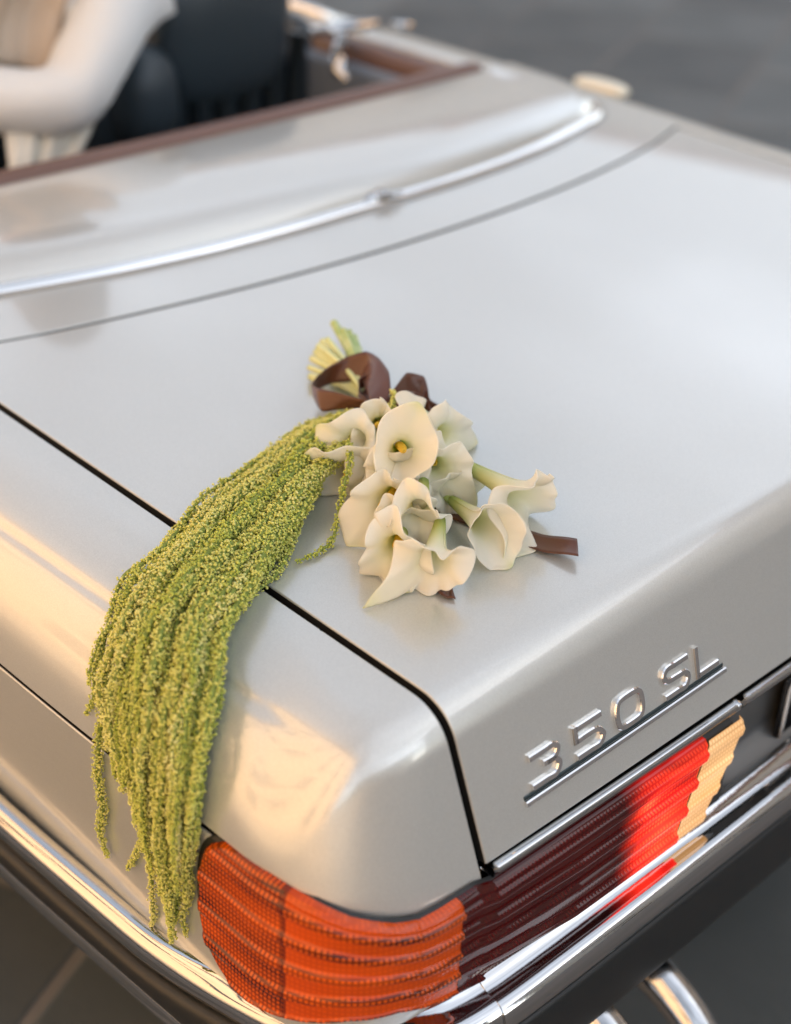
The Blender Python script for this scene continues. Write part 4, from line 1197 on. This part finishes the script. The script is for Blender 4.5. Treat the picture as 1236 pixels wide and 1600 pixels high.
for k in range(4):
    g = np.random.default_rng(40+k); w2, l2 = .3955, .2955
    bm = [(-w2, -l2, -.02), (w2, -l2, -.02), (w2, l2, -.02), (-w2, l2, -.02), (-w2, -l2, -.003), (w2, -l2, -.003), (w2, l2, -.003), (-w2, l2, -.003),
          (-w2+.006, -l2+.006, .0), (w2-.006, -l2+.006, .001), (w2-.006, l2-.006, .0), (-w2+.006, l2-.006, .0008)]
    fc = [(0, 1, 5, 4), (1, 2, 6, 5), (2, 3, 7, 6), (3, 0, 4, 7), (4, 5, 9, 8), (5, 6, 10, 9), (6, 7, 11, 10), (7, 4, 8, 11), (8, 9, 10, 11)]
    me = bpy.data.meshes.new('paving_stone'); me.from_pydata(bm, [], fc); me.update(); me.materials.append(PAVE); tmpl.append(me)
ang = math.radians(24); ca, sa = math.cos(ang), math.sin(ang)
cnt = 0
for j in range(-8, 26):
    for i in range(-8, 20):
        u_ = i*.806+(.40 if j % 2 else 0)+rng.uniform(-.002, .002); v_ = j*.606
        x = ca*u_-sa*v_+.1; y = sa*u_+ca*v_+.1
        v3 = np.array([x, y, 0])-CAM; dz = v3 @ CD
        if dz < .5: continue
        px = 618+FPX*(v3 @ CR)/dz; py = 800-FPX*(v3 @ CU)/dz
        if not (-500 < px < 1750 and -250 < py < 2100): continue
        if cnt >= 290: break
        o = bpy.data.objects.new('paving_stone', tmpl[(i*7+j*3) % 4]); link(o, gr)
        o.location = (x, y, .0+rng.uniform(-.001, .001)); o.rotation_euler = (rng.uniform(-.004, .004), rng.uniform(-.004, .004), ang)
        cnt += 1
print('paving stones', cnt, 'tris', sum(len(o.data.polygons) for o in bpy.data.objects if o.type == 'MESH'))

# ------------------------------------------------------------------ houses round the square (seen only as reflections), some added to shape the light
STUCCO = M('warm_stucco', (.74, .54, .36), rough=.9, noise=(.6, (.66, .47, .31), 5, .35, .65), bump=(8, .3, .01))
STUCCO2 = M('grey_render', (.40, .42, .42), rough=.9, noise=(.6, (.48, .49, .48), 5, .35, .65), bump=(8, .3, .01))
GLASS = M('window_glass', (.03, .04, .05), rough=.05, spec=.8)
FRAME = M('window_frame', (.30, .22, .15), rough=.6)
def house(name, c, size, face, mat, label, cols, rows, win=(1.1, 1.6)):
    """face: unit vector of the street front"""
    h = empty(name, (c[0], c[1], 0)); tag(h, label, 'building', 'houses round the square')
    L_, Dp, H_ = size; fx, fy = face; tx, ty = -fy, fx
    rot = math.atan2(ty, tx)
    box('wall', (-fx*Dp/2, -fy*Dp/2, H_/2), (L_, Dp, H_), mat, h, rot=(0, 0, rot))
    box('roof', (-fx*(Dp/2-.2), -fy*(Dp/2-.2), H_+.15), (L_+.5, Dp+.8, .3), M('roof_tile', (.28, .13, .08), rough=.9), h, rot=(0, 0, rot))
    for r_ in range(rows):
        for k in range(cols):
            a = (k+.5)/cols*L_-L_/2; z = 1.7+r_*3.0
            if z+win[1]/2 > H_-.3: continue
            f_ = box('window', (tx*a+fx*.03, ty*a+fy*.03, z), (win[0]+.2, .10, win[1]+.2), FRAME, h, rot=(0, 0, rot))
            for sx_ in (-1, 1):
                box('pane', (sx_*win[0]*.25, .052 if False else 0, 0), (win[0]*.46, .125, win[1]), GLASS, f_)
    return h
house('house', (-9.5, 19), (52, 8, 17), (1, 0), STUCCO, 'tall sand-coloured sunlit house with rows of windows on the left of the car', 12, 5)
house('house', (20, 24), (34, 8, 8.5), (-.7071, -.7071), STUCCO2, 'low shaded block added beyond the front right of the car', 8, 2)  # unseen block added to grey the reflection in the deck
house('house', (-3, -26), (24, 8, 7.5), (0, 1), STUCCO2, 'low grey house far behind the tail of the car', 6, 2)
pv = box('bounce_pavement', (-5.85, 12, .06), (7.2, 60, .13), M('pale_bounce', (.50, .39, .28), rough=.85, noise=(1.5, (.42, .33, .24), 5, .35, .65), bump=(20, .3, .004)), None, bev=.02)  # unseen pale strip added to bounce warm light onto the lower side panel
tag(pv, kind='structure')
house('house', (12, -11.5), (25, 8, 12.1), (-1, 0), STUCCO2, 'unseen tall grey block added to shade the car from its right rear', 6, 3)  # unseen block added to keep the sun and its glow off the car
